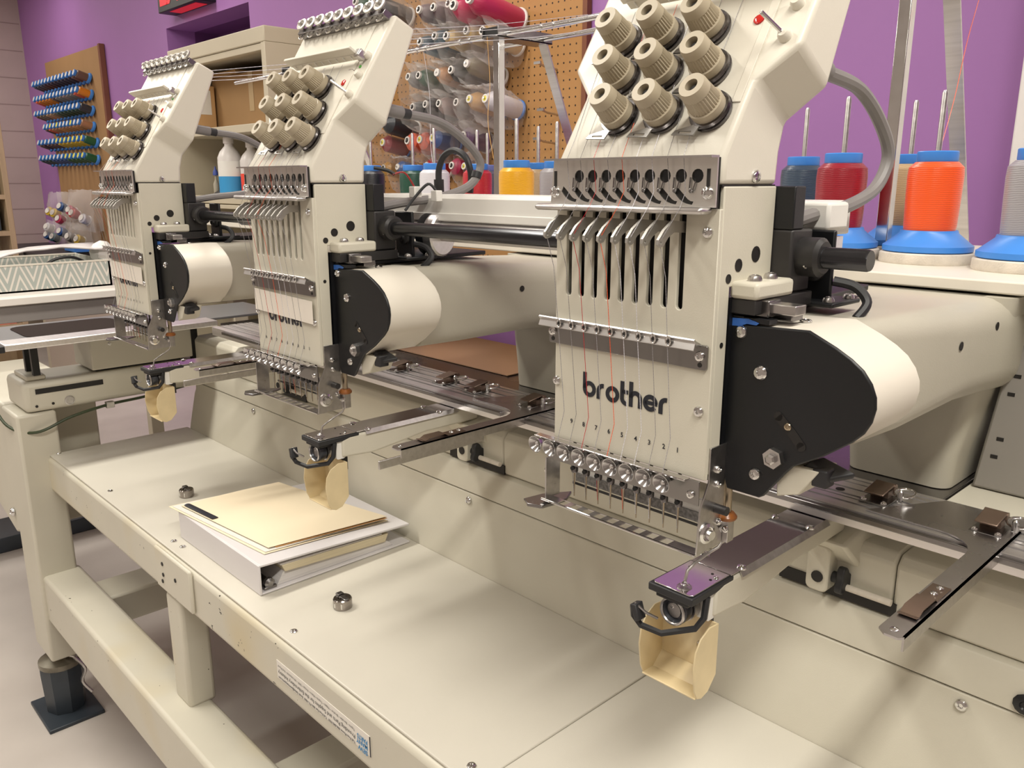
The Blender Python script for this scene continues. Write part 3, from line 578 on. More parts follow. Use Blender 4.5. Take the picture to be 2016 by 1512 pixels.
for x, z, r in ((-0.3301, 1.1084, 0.0052), (-0.3116, 1.0795, 0.0056), (-0.3100, 0.9992, 0.0050)): screw(arm, (x, 0.5555, z), (0, -1, 0), r, 0.003)
nu = screw(arm, (-0.2945, 0.5555, 1.0165), (0, -1, 0), 0.0080, 0.0055, m=steel, name='hex_nut', hexa=True)
build('wing_lever', MB().hexa([(-0.2800, 0.566, 1.0090), (-0.2600, 0.566, 1.0010), (-0.2560, 0.566, 1.0060), (-0.2720, 0.566, 1.0170)], [(-0.2740, 0.580, 1.0120), (-0.2440, 0.580, 1.0060), (-0.2420, 0.580, 1.0110), (-0.2680, 0.580, 1.0180)]).box(-0.268, -0.256, 0.562, 0.576, 0.9990, 1.0130), rubber, arm, bevel=0.0015)
screw(arm, (-0.300, 0.5965, 1.1150), (0, 0, 1), 0.0048, 0.002)
# top plate with blue tape residue, cable
build('top_plate', MB().prism([(-0.440, 0.556), (-0.3290, 0.556), (-0.3310, 0.60), (-0.3500, 0.82), (-0.440, 0.82)], fXY, 1.1148, 1.1205), black, arm, bevel=0.001)
build('top_plate_rail', MB().box(-0.3400, -0.3080, 0.5562, 0.5680, 1.1160, 1.1195), black, arm)
build('tape_residue', MB().prism([(-0.342, 1.1120), (-0.332, 1.1128), (-0.326, 1.1150), (-0.318, 1.1148), (-0.316, 1.1165), (-0.325, 1.1190), (-0.342, 1.1180)], fXZ, 0.5552, 0.5557), bluesmear, arm)
build('carriage_block', MB().box(-0.334, -0.3125, 0.562, 0.580, 1.1200, 1.1330), darksteel, arm, bevel=0.001)
build('carriage_rail', MB().box(-0.3150, -0.2930, 0.566, 0.582, 1.1230, 1.1305), steel, arm, bevel=0.0008)
# motor bracket behind the head
mbk = build('motor_bracket', MB().box(-0.3490, -0.3120, 0.658, 0.6625, 1.1205, 1.1810).box(-0.352, -0.300, 0.640, 0.690, 1.1205, 1.1245), black, arm, bevel=0.0015)
build('bracket_boss', MB().lathe([(0.0095, 0), (0.0085, 0.004), (0.0042, 0.005), (0.0042, 0.009)], (-0.327, 0.6580, 1.148), (0.15, -1, 0), 18), blacksteel, mbk)
for p in ((-0.334, 0.648, 1.1245), (-0.308, 0.648, 1.1245), (-0.306, 0.68, 1.1245)): screw(mbk, p, (0, 0, 1), 0.0048, 0.004, m=steel, name='cap_bolt')
build('sensor_cable', MB().tube(spline([(-0.312, 0.662, 1.140), (-0.296, 0.668, 1.136), (-0.285, 0.668, 1.124), (-0.287, 0.655, 1.112)], 6), 0.0040, 8), rubber, arm)
# arm casting: lofted sections along Y
def sect(y, xl, xr, z0, z1, r):
    return [(x, y, z) for x, z in rrect(xl, xr, z0, z1, r, 5)]
def loft(secs):
    mb = MB(); n = len(secs[0]); vs = [p for s in secs for p in s]; fs = []
    for k in range(len(secs) - 1):
        for i in range(n): fs.append((k * n + i, k * n + (i + 1) % n, (k + 1) * n + (i + 1) % n, (k + 1) * n + i))
    fs.append(tuple(range(n))); fs.append(tuple((len(secs) - 1) * n + i for i in range(n)))
    return mb.add(vs, fs)
build('arm_casting', loft([sect(0.634, -0.440, -0.264, 1.012, 1.1140, 0.016), sect(0.70, -0.440, -0.256, 1.012, 1.1135, 0.020), sect(0.83, -0.440, -0.252, 1.012, 1.108, 0.028), sect(0.92, -0.440, -0.252, 1.005, 1.104, 0.030), sect(1.08, -0.440, -0.252, 0.99, 1.104, 0.030)]), castpaint_shaded, arm, ang=50)
colm = MB(); cs = []
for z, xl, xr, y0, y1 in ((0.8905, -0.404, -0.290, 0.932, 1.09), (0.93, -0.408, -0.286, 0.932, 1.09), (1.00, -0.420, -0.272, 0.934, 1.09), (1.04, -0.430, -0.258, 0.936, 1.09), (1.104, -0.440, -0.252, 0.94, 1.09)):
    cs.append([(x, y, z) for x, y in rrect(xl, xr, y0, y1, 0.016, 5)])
build('column', loft(cs), castpaint_shaded, arm, ang=50)
for y, z in ((0.80, 1.075), (0.895, 1.082)): build('side_hole', MB().lathe([(0.0042, 0), (0.0042, 0.0006)], (-0.2525, y, z), (1, 0, 0), 12), darkhole, arm)
# presser foot
build('presser_bar', MB().cyl((-0.3365, 0.562, 0.9560), (-0.3365, 0.562, 0.992), 0.0036), rodsteel, arm)
build('foot_washer', MB().lathe([(0.0075, 0), (0.0085, 0.0015), (0.0085, 0.003), (0.0060, 0.006)], (-0.3365, 0.562, 0.9520), (0, 0, 1), 18), brass, arm)
pf_ = build('presser_foot', MB().box(-0.3410, -0.3320, 0.5575, 0.5670, 0.9330, 0.9520).tube([(-0.3370, 0.561, 0.9350), (-0.3400, 0.558, 0.9270), (-0.3460, 0.552, 0.9210), (-0.3510, 0.542, 0.9140), (-0.3530, 0.535, 0.9090), (-0.3535, 0.5325, 0.8998)], 0.0020, 8, flat=0.6), steel, arm, bevel=0.0008)
build('foot_ring', MB().tube([(-0.3520 + 0.0030 * math.cos(t), 0.5300 + 0.0030 * math.sin(t), 0.8995) for t in [j * math.pi / 6 for j in range(12)]], 0.0009, 6, closed=True), chrome, pf_)
screw(pf_, (-0.3340, 0.5570, 0.9450), (0.6, -1, 0), 0.0028, 0.0022)
# ================================================================ hook arm (cylinder bed)
hk = thing('hook_arm', (-0.357, 0.66, 0.866), 'nearest cylinder hook arm with polished plate and tan waste cup', 'embroidery machine')
PZ = 0.8965
ap = [(0.553, 0.866), (0.600, 0.862), (0.640, 0.866), (0.690, 0.872), (0.790, 0.872), (0.790, 0.8935), (0.565, 0.8935), (0.553, 0.8905)]
build('arm_body', MB().prism(ap, fYZ, -0.3785, -0.3360), paint, hk, bevel=0.003, seg=3)
build('arm_nose', MB().prism(rrect(0.545, 0.5585, 0.8640, 0.8900, 0.003), fYZ, -0.3775, -0.3385), whiteplastic, hk)
npl = build('needle_plate', MB().prism([(-0.3770, 0.5225), (-0.3745, 0.5205), (-0.3405, 0.5205), (-0.3380, 0.5225), (-0.3380, 0.5755), (-0.3770, 0.5755)], fXY, PZ - 0.0012, PZ, holes=[circ(-0.3520, 0.5300, 0.0015, 10)]), polish, hk, bevel=0.0004)
build('plate_hole', MB().lathe([(0.0015, 0), (0.0015, 0.0003)], (-0.352, 0.5300, PZ - 0.0006), (0, 0, 1), 10), darkhole, npl)
build('needle_insert', MB().lathe([(0.0062, 0.0), (0.0062, 0.0007), (0.0052, 0.0008), (0.0052, 0.0005), (0.0022, 0.0005)], (-0.3520, 0.5300, PZ), (0, 0, 1), 22), steel, npl)
for x, y in ((-0.3440, 0.5560), (-0.3700, 0.5640), (-0.3490, 0.5665)): build('plate_hole', MB().lathe([(0.0013, 0), (0.0013, 0.0003)], (x, y, PZ), (0, 0, 1), 8), darkhole, npl)
screw(npl, (-0.3425, 0.5620, PZ), (0, 0, 1), 0.0024, 0.0010)
apl = build('arm_cover_plate', MB().prism([(-0.3770, 0.5765), (-0.3370, 0.5765), (-0.3370, 0.7560), (-0.3440, 0.7680), (-0.3700, 0.7680), (-0.3770, 0.7560)], fXY, PZ - 0.0012, PZ), polish, hk, bevel=0.0004)
build('cover_bevel', MB().hexa([(-0.3372, 0.590, PZ), (-0.3335, 0.590, PZ - 0.0055), (-0.3335, 0.750, PZ - 0.0055), (-0.3372, 0.750, PZ)], [(-0.3372, 0.590, PZ - 0.0012), (-0.3345, 0.590, PZ - 0.0060), (-0.3345, 0.750, PZ - 0.0060), (-0.3372, 0.750, PZ - 0.0012)]), steel, hk)
for x, y in ((-0.3385, 0.5950), (-0.3385, 0.7175), (-0.3750, 0.7175), (-0.3750, 0.5950)): screw(hk, (x, y, PZ - 0.0006), (0, 0, 1), 0.0046, 0.0024)
# plate holder, rotary hook, picker bracket
ph = build('plate_holder', MB().box(-0.3800, -0.3362, 0.5185, 0.5800, 0.8880, 0.8950).box(-0.3740, -0.3420, 0.5215, 0.5700, 0.8835, 0.8880), rubber, hk, bevel=0.0012)
hookm = mat('hook_grey', (0.10, 0.105, 0.12), 0.3, metal=0.6, var=0.3, scale=40)
hkb = build('rotary_hook', MB().lathe([(0.0115, 0.0), (0.0125, 0.002), (0.0125, 0.010), (0.0095, 0.012), (0.0080, 0.008)], (-0.3580, 0.5360, 0.8745), (0, -1, 0), 26), hookm, hk)
build('hook_ring', MB().tube([(-0.3580 + 0.0112 * math.cos(t), 0.5235, 0.8745 + 0.0112 * math.sin(t)) for t in [j * math.pi / 12 for j in range(24)]], 0.0013, 6, closed=True), steel, hkb)
build('hook_shaft', MB().cyl((-0.3580, 0.526, 0.8745), (-0.3580, 0.555, 0.8745), 0.0065), darksteel, hkb)
build('hook_band', MB().lathe([(0.0132, 0), (0.0132, 0.007)], (-0.3580, 0.5440, 0.8745), (0, -1, 0), 26), steel, hkb)
screw(hkb, (-0.3600, 0.5285, 0.8770), (0, -1, 0), 0.0028, 0.0026)
build('hook_bracket', MB().tube([(-0.3380, 0.543, 0.8880), (-0.3380, 0.540, 0.8700), (-0.3420, 0.534, 0.8610), (-0.3620, 0.515, 0.8560), (-0.3780, 0.508, 0.8600), (-0.3830, 0.505, 0.8680), (-0.3840, 0.5050, 0.8760)], 0.0030, 6), rubber, hk)
build('bracket_plate', MB().hexa([(-0.3860, 0.502, 0.8780), (-0.3780, 0.500, 0.8660), (-0.3740, 0.500, 0.8680), (-0.3800, 0.502, 0.8800)], [(-0.3860, 0.512, 0.8780), (-0.3780, 0.510, 0.8660), (-0.3740, 0.510, 0.8680), (-0.3800, 0.512, 0.8800)]), rubber, hk, bevel=0.0008)
build('picker_finger', MB().tube([(-0.3830, 0.506, 0.8790), (-0.3720, 0.506, 0.8745), (-0.3640, 0.512, 0.8700)], 0.0012, 6), steel, hk)
# waste cup: back wall, two rounded side walls, sloping floor
cu = MB()
sd = [(0.559, 0.8590), (0.545, 0.8600), (0.533, 0.8540), (0.5265, 0.8440), (0.5245, 0.8300), (0.5275, 0.8080), (0.5320, 0.7990), (0.5385, 0.7965), (0.5480, 0.7990), (0.559, 0.8110)]
cu.prism(sd, fYZ, -0.3365, -0.3350); cu.prism(sd, fYZ, -0.3920, -0.3905)
cu.box(-0.3910, -0.3360, 0.5575, 0.5590, 0.8108, 0.8590)
cu.hexa([(-0.3910, 0.5300, 0.8000), (-0.3360, 0.5300, 0.8000), (-0.3360, 0.5460, 0.7995), (-0.3910, 0.5460, 0.7995)], [(-0.3910, 0.5300, 0.7985), (-0.3360, 0.5300, 0.7985), (-0.3360, 0.5460, 0.7980), (-0.3910, 0.5460, 0.7980)])
cu.hexa([(-0.3910, 0.5455, 0.7995), (-0.3360, 0.5455, 0.7995), (-0.3360, 0.5590, 0.8118), (-0.3910, 0.5590, 0.8118)], [(-0.3910, 0.5455, 0.7980), (-0.3360, 0.5455, 0.7980), (-0.3360, 0.5590, 0.8103), (-0.3910, 0.5590, 0.8103)])
cup = build('waste_cup', cu, cupmat, hk, bevel=0.0006)
screw(cup, (-0.3500, 0.5575, 0.8330), (0, -1, 0), 0.0042, 0.0026)
build('cup_hanger', MB().box(-0.3720, -0.3440, 0.5590, 0.5650, 0.845, 0.870), blacksteel, hk)
# copies for the middle and the far head
heads = [head]; arms = [arm]; hooks = [hk]
hl = ['middle beige embroidery head with a blank cream label half covering its lettering', 'farthest beige embroidery head, a small blank white label stuck over its lettering']
al = ['middle machine arm with black front cover, its beam running back to a square column', 'farthest machine arm with black front cover, beside the metal cabinet']
kl = ['middle cylinder hook arm with tan waste cup hanging over the folder', 'farthest cylinder hook arm with tan waste cup, beside the slotted side beam']
for k in (1, 2):
    d = Vector((-PITCH * k, 0, 0))
    heads.append(dup(head, Vector(HB) + d, hl[k - 1])); arms.append(dup(arm, Vector((-0.33, 0.92, 0.89)) + d, al[k - 1])); hooks.append(dup(hk, Vector((-0.357, 0.66, 0.866)) + d, kl[k - 1]))
    tp = (-0.4985, -0.3470, 1.0470, 1.0760)
    build('label_strip', MB().prism([(tp[0] - PITCH * k, 1.0485), (tp[1] - PITCH * k, 1.0450), (tp[1] - PITCH * k, 1.0740), (tp[0] - PITCH * k, 1.0775)], fXZ, YF - 0.0034, YF - 0.0029), labeltape, heads[k])
mo = build('stepper_motor', MB().lathe([(0.026, 0), (0.0285, 0.002), (0.0285, 0.014)], (-0.902, 0.700, 1.1500), (1, 0.25, 0), 28), black, arms[1])
build('motor_can', MB().lathe([(0.0285, 0), (0.0285, 0.012), (0.0260, 0.014)], (-0.8885, 0.7034, 1.1500), (1, 0.25, 0), 28), alu, mo)
# ================================================================ hoop frame (sash)
fr = thing('hoop_frame', (-0.8, 0.79, 0.895), 'aluminium hoop carrier rail with clips running under all the heads', 'machine frame')
FZ = 0.9150
prof_ = [(0.7455, 0.8975), (0.7455, FZ - 0.0005), (0.7500, FZ), (0.7600, FZ), (0.7600, FZ - 0.006), (0.7640, FZ - 0.006), (0.7640, FZ), (0.7730, FZ), (0.7730, FZ - 0.004), (0.7755, FZ - 0.004), (0.7755, FZ), (0.7800, FZ), (0.7800, FZ - 0.006), (0.7840, FZ - 0.006), (0.7840, FZ), (0.7980, FZ), (0.7980, FZ - 0.006), (0.8020, FZ - 0.006), (0.8020, FZ), (0.8150, FZ), (0.8150, FZ - 0.004), (0.8180, FZ - 0.004), (0.8180, FZ), (0.8260, FZ), (0.8260, FZ - 0.005), (0.8290, FZ - 0.005), (0.8290, FZ), (0.8360, FZ), (0.8390, FZ - 0.002), (0.8390, 0.8990)]
build('rail_profile', MB().prism(prof_, fYZ, -1.72, 0.60), alu, fr)
build('rail_lip', MB().box(-1.66, -0.800, 0.7385, 0.7460, 0.9070, 0.9130).box(-0.76, 0.55, 0.7385, 0.7460, 0.9070, 0.9130), darksteel, fr, bevel=0.001)
for x in (-0.345, -0.26, -0.16, -0.60, -0.93, -1.2, -1.5):
    build('rail_hole', MB().lathe([(0.0045, 0), (0.0045, 0.0004)], (x, 0.7900, FZ), (0, 0, 1), 12), darkhole, fr)
    screw(fr, (x + 0.03, 0.8270, FZ - 0.0004), (0, 0, 1), 0.0040, 0.0012, m=steel)
# left end plate of the frame, with dark mat
build('end_rail', MB().box(-1.872, -1.812, 0.372, 0.800, 0.8985, 0.9120), alu, fr, bevel=0.002)
build('end_plate', MB().box(-2.075, -1.872, 0.365, 0.990, 0.9030, 0.9085), mat('grey_plate', (0.24, 0.24, 0.25), 0.32, metal=0.5, var=0.06, scale=6), fr, bevel=0.001)
build('dark_mat', MB().prism(rrect(-2.045, -1.880, 0.430, 0.640, 0.03), fXY, 0.9085, 0.9100), mat('dark_brown_mat', (0.022, 0.014, 0.012), 0.85, var=0.1, spec=0.15), fr)
build('rail_end_cap', MB().box(-1.876, -1.812, 0.360, 0.3725, 0.8965, 0.9090), rubber, fr, bevel=0.001)
# hoop arms: flat steel arm with down-turned flanges and spring clip
armsteel = mat('hoop_arm_steel', (0.56, 0.54, 0.55), 0.28, metal=1.0, var=0.08, scale=12)
def hoop_arm(xa, flange_right=True, tip=0.545):
    w = 0.0185
    o = [(xa, tip + 0.006), (xa + 0.006, tip), (xa + w - 0.003, tip), (xa + w, tip + 0.003), (xa + w, 0.76)]
    if flange_right:
        o += [(xa + w, 0.83), (xa - 0.055, 0.83), (xa - 0.10, 0.752), (xa - 0.08, 0.7515)]
        for i in range(7):
            t = math.radians(90 - 90 * i / 6); o.append((xa - 0.034 + 0.034 * math.cos(t), 0.7175 + 0.034 * math.sin(t)))
    else:
        o += [(xa + w + 0.034, 0.752), (xa + w + 0.10, 0.752), (xa + w + 0.055, 0.83), (xa, 0.83)]
    a = build('hoop_arm', MB().prism(o, fXY, FZ + 0.0002, FZ + 0.0018), armsteel, fr)
    xf = xa + w if flange_right else xa
    build('arm_flange', MB().box(xf - 0.0015, xf, tip + 0.004, 0.80, FZ - 0.0095, FZ + 0.0018), steel, a)
    sc = MB(); pr = [(0.640, 0.0020), (0.612, 0.0020), (0.608, 0.0050), (0.585, 0.0052), (0.578, 0.0020), (0.573, 0.0032)]
    up_ = [(y, FZ + z + 0.0008) for y, z in pr]; dn = [(y, FZ + z) for y, z in pr[::-1]]
    sc.prism(up_ + dn, fYZ, xa + 0.002, xa + w - 0.003)
    c = build('spring_clip', sc, springbrown, a)
    for y in (0.622, 0.634): screw(c, (xa + w * 0.5, y, FZ + 0.0028), (0, 0, 1), 0.0030, 0.0016)
    screw(a, (xa + w * 0.5, tip + 0.010, FZ + 0.0018), (0, 0, 1), 0.0032, 0.001)
    return a
hoop_arm(-0.2020, True, 0.541)
build('stay_bar', MB().box(-0.7920, -0.7890, 0.532, 0.700, 0.8835, 0.8945), steel, fr, bevel=0.0008)
hoop_arm(-0.7720, True, 0.535)
build('stay_bar', MB().box(-1.3600, -1.3570, 0.532, 0.700, 0.8835, 0.8945), steel, fr, bevel=0.0008)
hoop_arm(-1.3400, True, 0.541)
# rail clamps with turn ring
def rail_clamp(x, y=0.785):
    b = build('rail_clamp', MB().box(x - 0.013, x + 0.014, y - 0.017, y + 0.017, FZ + 0.0002, FZ + 0.0022), darksteel, fr, bevel=0.0006)
    build('clamp_jaw', MB().hexa([(x - 0.011, y - 0.011, FZ + 0.0085), (x + 0.008, y - 0.011, FZ + 0.0085), (x + 0.008, y + 0.016, FZ + 0.0125), (x - 0.011, y + 0.016, FZ + 0.0125)], [(x - 0.011, y - 0.011, FZ + 0.0100), (x + 0.008, y - 0.011, FZ + 0.0100), (x + 0.008, y + 0.016, FZ + 0.0145), (x - 0.011, y + 0.016, FZ + 0.0145)]), springbrown, b, bevel=0.0006)
    build('jaw_pivot', MB().cyl((x - 0.0115, y + 0.018, FZ + 0.0100), (x + 0.0085, y + 0.018, FZ + 0.0100), 0.0040).box(x - 0.010, x + 0.007, y + 0.004, y + 0.016, FZ + 0.0022, FZ + 0.0090), springbrown, b)
    build('turn_ring', MB().tube([(x + 0.018 + 0.0095 * math.cos(t), y + 0.016 + 0.0110 * math.sin(t), FZ + 0.0080 + 0.001 * math.sin(t)) for t in [j * math.pi / 8 for j in range(16)]], 0.0012, 6, closed=True), chrome, b)
    build('turn_post', MB().lathe([(0.0028, 0), (0.0028, 0.012), (0.0014, 0.0135)], (x + 0.018, y + 0.005, FZ + 0.0005), (0, 0, 1), 10), chrome, b)
    for dx, dy in ((-0.009, -0.013), (0.010, -0.013)): screw(b, (x + dx, y + dy, FZ + 0.0022), (0, 0, 1), 0.0030, 0.0024)
for x in (-0.305, -0.205, -0.79, -0.905, -0.978, -1.10, -1.38, -1.50): rail_clamp(x, 0.788)
build('rail_knob', MB().lathe([(0.0065, 0), (0.0065, 0.004), (0.0045, 0.005), (0.0045, 0.012)], (-1.160, 0.815, FZ), (0, 0, 1), 14), alu, fr)
build('rail_knob', MB().lathe([(0.0065, 0), (0.0065, 0.004), (0.0045, 0.005), (0.0045, 0.012)], (-1.52, 0.815, FZ), (0, 0, 1), 14), alu, fr)
# ================================================================ drive shaft, rear beam
sh = build('drive_shaft', MB().lathe([(0.0078, 0), (0.0085, 0.0012), (0.0085, 1.395), (0.0078, 1.397)], (-1.665, 0.627, 1.1615), (1, 0, 0), 20), mat('black_oxide_shaft', (0.05, 0.05, 0.055), 0.22, metal=0.8, var=0.1, scale=20), org=(-1.665, 0.627, 1.1615))
tag(sh, 'long black round shaft running horizontally behind the three heads', 'shaft')
bm_ = thing('rear_beam', (-0.9, 0.73, 1.14), 'pale beige cable beam running horizontally behind the heads, above a round grey rail', 'machine beam')
build('beam_cover', MB().prism([(0.700, 1.1720), (0.700, 1.1975), (0.704, 1.2025), (0.770, 1.2025), (0.770, 1.1720)], fYZ, -1.02, -0.352), whiteplastic, bm_, bevel=0.002)
build('beam_lip', MB().box(-1.02, -0.353, 0.697, 0.7005, 1.1690, 1.1790), whiteplastic, bm_, bevel=0.001)
gp = [(0.702 + 0.0, 1.170)] + [(0.702 - 0.010 * math.sin(math.pi * i / 10), 1.168 - 0.026 * i / 10) for i in range(11)] + [(0.765, 1.142), (0.765, 1.170)]
build('beam_rail', MB().prism(gp, fYZ, -1.455, -0.355), alu, bm_)
build('end_box', MB().box(-0.347, -0.3215, 0.664, 0.700, 1.180, 1.203), whiteplastic, bm_, bevel=0.003)
build('end_bracket', MB().box(-0.352, -0.347, 0.660, 0.700, 1.180, 1.200), alu, bm_)
# gray cables at the back of each hood
cl_ = ['grey cable looping behind the nearest head', 'grey cable looping behind the middle head with a black tie', 'grey cable behind the farthest head, in front of the cabinet']
for k in range(3):
    x = -0.335 - PITCH * k
    c = thing('head_cable', (x, 0.70, 1.19), cl_[k], 'cable', None)
    pts = [(x, 0.634, 1.308), (x, 0.665, 1.3040), (x, 0.725, 1.2960), (x, 0.772, 1.2720), (x, 0.798, 1.2430), (x, 0.778, 1.2140), (x, 0.725, 1.1985), (x, 0.660, 1.1920), (x, 0.620, 1.186)]
    build('cable_sheath', MB().tube(spline(pts, 7), 0.0058, 10), greyplastic, c)
    if k: build('cable_collar', MB().cyl((x, 0.664, 1.3045), (x, 0.676, 1.3030), 0.0066), rubber, c)
    build('strain_relief', MB().cyl((x, 0.634, 1.308), (x, 0.664, 1.3045), 0.0080), greyplastic, c)
    if k == 1: build('cable_tie', MB().cyl((x, 0.792, 1.232), (x, 0.789, 1.224), 0.0072), rubber, c)
bc = thing('black_cable', (-0.92, 0.80, 1.20), 'thick black cable looping up from the beam beside the grey cable', 'cable')
build('cable_sheath', MB().tube(spline([(-0.999, 0.80, 1.212), (-1.000, 0.801, 1.236), (-0.988, 0.802, 1.256), (-0.965, 0.803, 1.263), (-0.942, 0.804, 1.253), (-0.932, 0.805, 1.230), (-0.934, 0.805, 1.203)], 7), 0.0048, 10), rubber, bc)
build('cable_boot', MB().cyl((-0.999, 0.80, 1.2025), (-0.9995, 0.80, 1.222), 0.0075), rubber, bc)
# connector plugs by the middle head
cp_ = thing('wire_connector', (-0.885, 0.66, 1.185), 'white plug connectors on thin red and black wires beside the middle head', 'connector')
build('plug', MB().box(-0.8920, -0.8800, 0.664, 0.676, 1.1990, 1.2130), whiteplastic, cp_, bevel=0.001)
build('plug', MB().box(-0.8720, -0.8600, 0.684, 0.694, 1.1940, 1.2080), whiteplastic, cp_, bevel=0.001)
build('red_wire', MB().tube(spline([(-0.893, 0.640, 1.228), (-0.888, 0.655, 1.230), (-0.886, 0.668, 1.213)], 5), 0.0012, 6), mat('red_wire_plastic', (0.35, 0.02, 0.02), 0.4), cp_)
build('black_wire', MB().tube(spline([(-0.905, 0.620, 1.236), (-0.898, 0.635, 1.233), (-0.893, 0.643, 1.228)], 5), 0.0026, 6), rubber, cp_)
build('black_wire', MB().tube(spline([(-0.866, 0.688, 1.208), (-0.872, 0.680, 1.216), (-0.880, 0.665, 1.200), (-0.882, 0.650, 1.183)], 5), 0.0020, 6), rubber, cp_)
# ================================================================ thread rack
rk = thing('thread_rack', (-0.8, 1.2, 1.106), 'beige thread table with chrome posts and guide rods behind the machine', 'thread rack')
build('rack_top', MB().box(-2.3, 0.62, 0.950, 1.46, 1.1065, 1.120), drumpaint, rk, bevel=0.002)
for x in (-2.2, -1.6, 0.2): build('rack_support', MB().box(x, x + 0.06, 1.10, 1.14, 0.889, 1.1065), paint, rk, bevel=0.002)
def stand(x):
    p = build('rack_post', MB().box(x - 0.008, x + 0.008, 1.142, 1.158, 1.120, 1.490), chrome, rk, bevel=0.001)
    build('cross_channel', MB().box(x - 0.024, x + 0.022, 1.128, 1.275, 1.4835, 1.4860).box(x - 0.024, x - 0.0215, 1.128, 1.275, 1.4835, 1.503).box(x + 0.0195, x + 0.022, 1.128, 1.275, 1.4835, 1.503), darksteel, rk, bevel=0.0005)
    build('channel_end', MB().box(x - 0.021, x + 0.019, 1.131, 1.134, 1.4862, 1.502), black, rk)
    build('flat_brace', MB().hexa([(x - 0.004, 1.262, 1.484), (x + 0.018, 1.262, 1.484), (x + 0.018, 1.266, 1.484), (x - 0.004, 1.266, 1.484)], [(x - 0.004, 1.430, 1.120), (x + 0.018, 1.430, 1.120), (x + 0.018, 1.434, 1.120), (x - 0.004, 1.434, 1.120)]), steel, rk)
for x in (-2.02, -1.245, -0.478, 0.29): stand(x)
for y in (1.150, 1.250): build('guide_rod', MB().cyl((-2.35 if y < 1.2 else -1.37, y, 1.4905), (0.5, y, 1.4905), 0.0052, n=12), chrome, rk)
for x in (-0.95, -0.98, -1.10, -1.13, -1.33, -1.36, -1.47, -1.50): build('rod_clip', MB().lathe([(0.0062, 0), (0.0062, 0.004)], (x, 1.150, 1.4905), (1, 0, 0), 12), steel, rk)
def make_spool(x, y, key, label, s=1.0, capm=None, tilt=0.0, group=None):
    z0 = 1.120
    t = thing('thread_spool', (x, y, z0), label, 'thread spool', group)
    build('felt_pad', MB().lathe([(0.0545, 0.0), (0.0555, 0.002), (0.0550, 0.012), (0.0530, 0.0135)], (x, y, z0), n=36), felt, t)
    build('spool_base', MB().lathe([(0.0500, 0.0137), (0.0525, 0.015), (0.0525, 0.0215), (0.0500, 0.0230), (0.0340, 0.0365), (0.0330, 0.040)], (x, y, z0), n=36), spoolblue, t)
    r = 0.0305 * s
    build('wound_thread', MB().lathe([(r * 0.97, 0.0395), (r * 1.0, 0.045), (r * 1.03, 0.075), (r * 1.05, 0.105), (r * 1.02, 0.1160), (r * 0.80, 0.1225)], (x, y, z0), n=36), thread_mat(key, TC[key]), t)
    build('spool_cap', MB().lathe([(0.0225, 0.1220), (0.0235, 0.1235), (0.0235, 0.1345), (0.0222, 0.1355), (0.0060, 0.1355), (0.0060, 0.120)], (x, y, z0), n=30), capm or spoolblue, t)
    build('spool_pin', MB().lathe([(0.0034, 0.0), (0.0034, 0.203), (0.0022, 0.2065)], (x, y, z0), n=12), steel, t)
    return t
lilac = mat('lilac_cap', (0.16, 0.20, 0.50), 0.4)
SPL = [(-0.405, 1.110, 'orange', 'bright orange thread spool on blue base, right of the chrome post'), (-0.520, 1.100, 'red', 'deep crimson thread spool on blue base right behind the nearest head'), (-0.640, 1.222, 'navy', 'dark slate blue thread spool beside the crimson spool'), (-0.480, 1.217, 'beige', 'beige thread spool partly hidden behind the orange spool'), (-0.286, 1.085, 'silver', 'silver grey thread spool cut by the right edge of the picture'),
       (-1.100, 1.058, 'yellow', 'golden yellow thread spool left of the nearest head'), (-1.104, 1.166, 'silver', 'light grey thread spool half hidden behind the nearest head'), (-1.222, 1.236, 'beige', 'pale beige thread spool behind the golden yellow spool'), (-1.478, 1.328, 'slate', 'grey violet thread spool with lilac cap left of the chrome post'), (-1.400, 1.228, 'scarlet', 'bright red thread spool seen behind the grey cable loop'), (-1.413, 1.120, 'white', 'white thread spool left of the black cable loop'), (-1.600, 1.205, 'green', 'dark green thread spool between the black and white spools'), (-1.712, 1.165, 'black', 'black thread spool just behind the middle head')]
for x, y, k, l in SPL: make_spool(x, y, k, l, capm=lilac if k == 'slate' else None)
# thread strands from the rack to the hoods
def strand(pts, r=0.0005, key='white', lab='', n=6):
    return tag(build('thread_strand', MB().tube(spline(pts, n), r, 5), thread_mat(key, TC[key]), org=pts[0]), lab, 'thread', 'loose thread strands')
for i in range(4):
    strand([(-0.92 - 0.02 * i, 0.665, 1.405 - 0.004 * i), (-1.0 + 0.05 * i, 0.92, 1.452 - 0.010 * i), (-1.02 + 0.08 * i, 1.15, 1.497)], 0.00045, 'white', '%s thin pale thread strand stretched from the middle head to the guide rod' % ('uppermost', 'second highest', 'second lowest', 'lowest')[i])
for i in range(4):
    strand([(-1.48 - 0.02 * i, 0.665, 1.405 - 0.004 * i), (-1.55 + 0.05 * i, 0.92, 1.450 - 0.010 * i), (-1.70 + 0.08 * i, 1.15, 1.497)], 0.00045, 'white', '%s thin pale thread strand stretched from the farthest head to the guide rod' % ('uppermost', 'second highest', 'second lowest', 'lowest')[i])
strand([(-1.245, 1.120, 1.484), (-1.238, 1.12, 1.40), (-1.222, 1.10, 1.33), (-1.185, 1.08, 1.26)], 0.0006, 'gold', 'golden thread hanging from the chrome post beside the yellow spool')
strand([(-1.480, 1.15, 1.49), (-1.475, 1.16, 1.40), (-1.462, 1.15, 1.30), (-1.425, 1.125, 1.258)], 0.0005, 'white', 'white thread hanging down to the white spool')
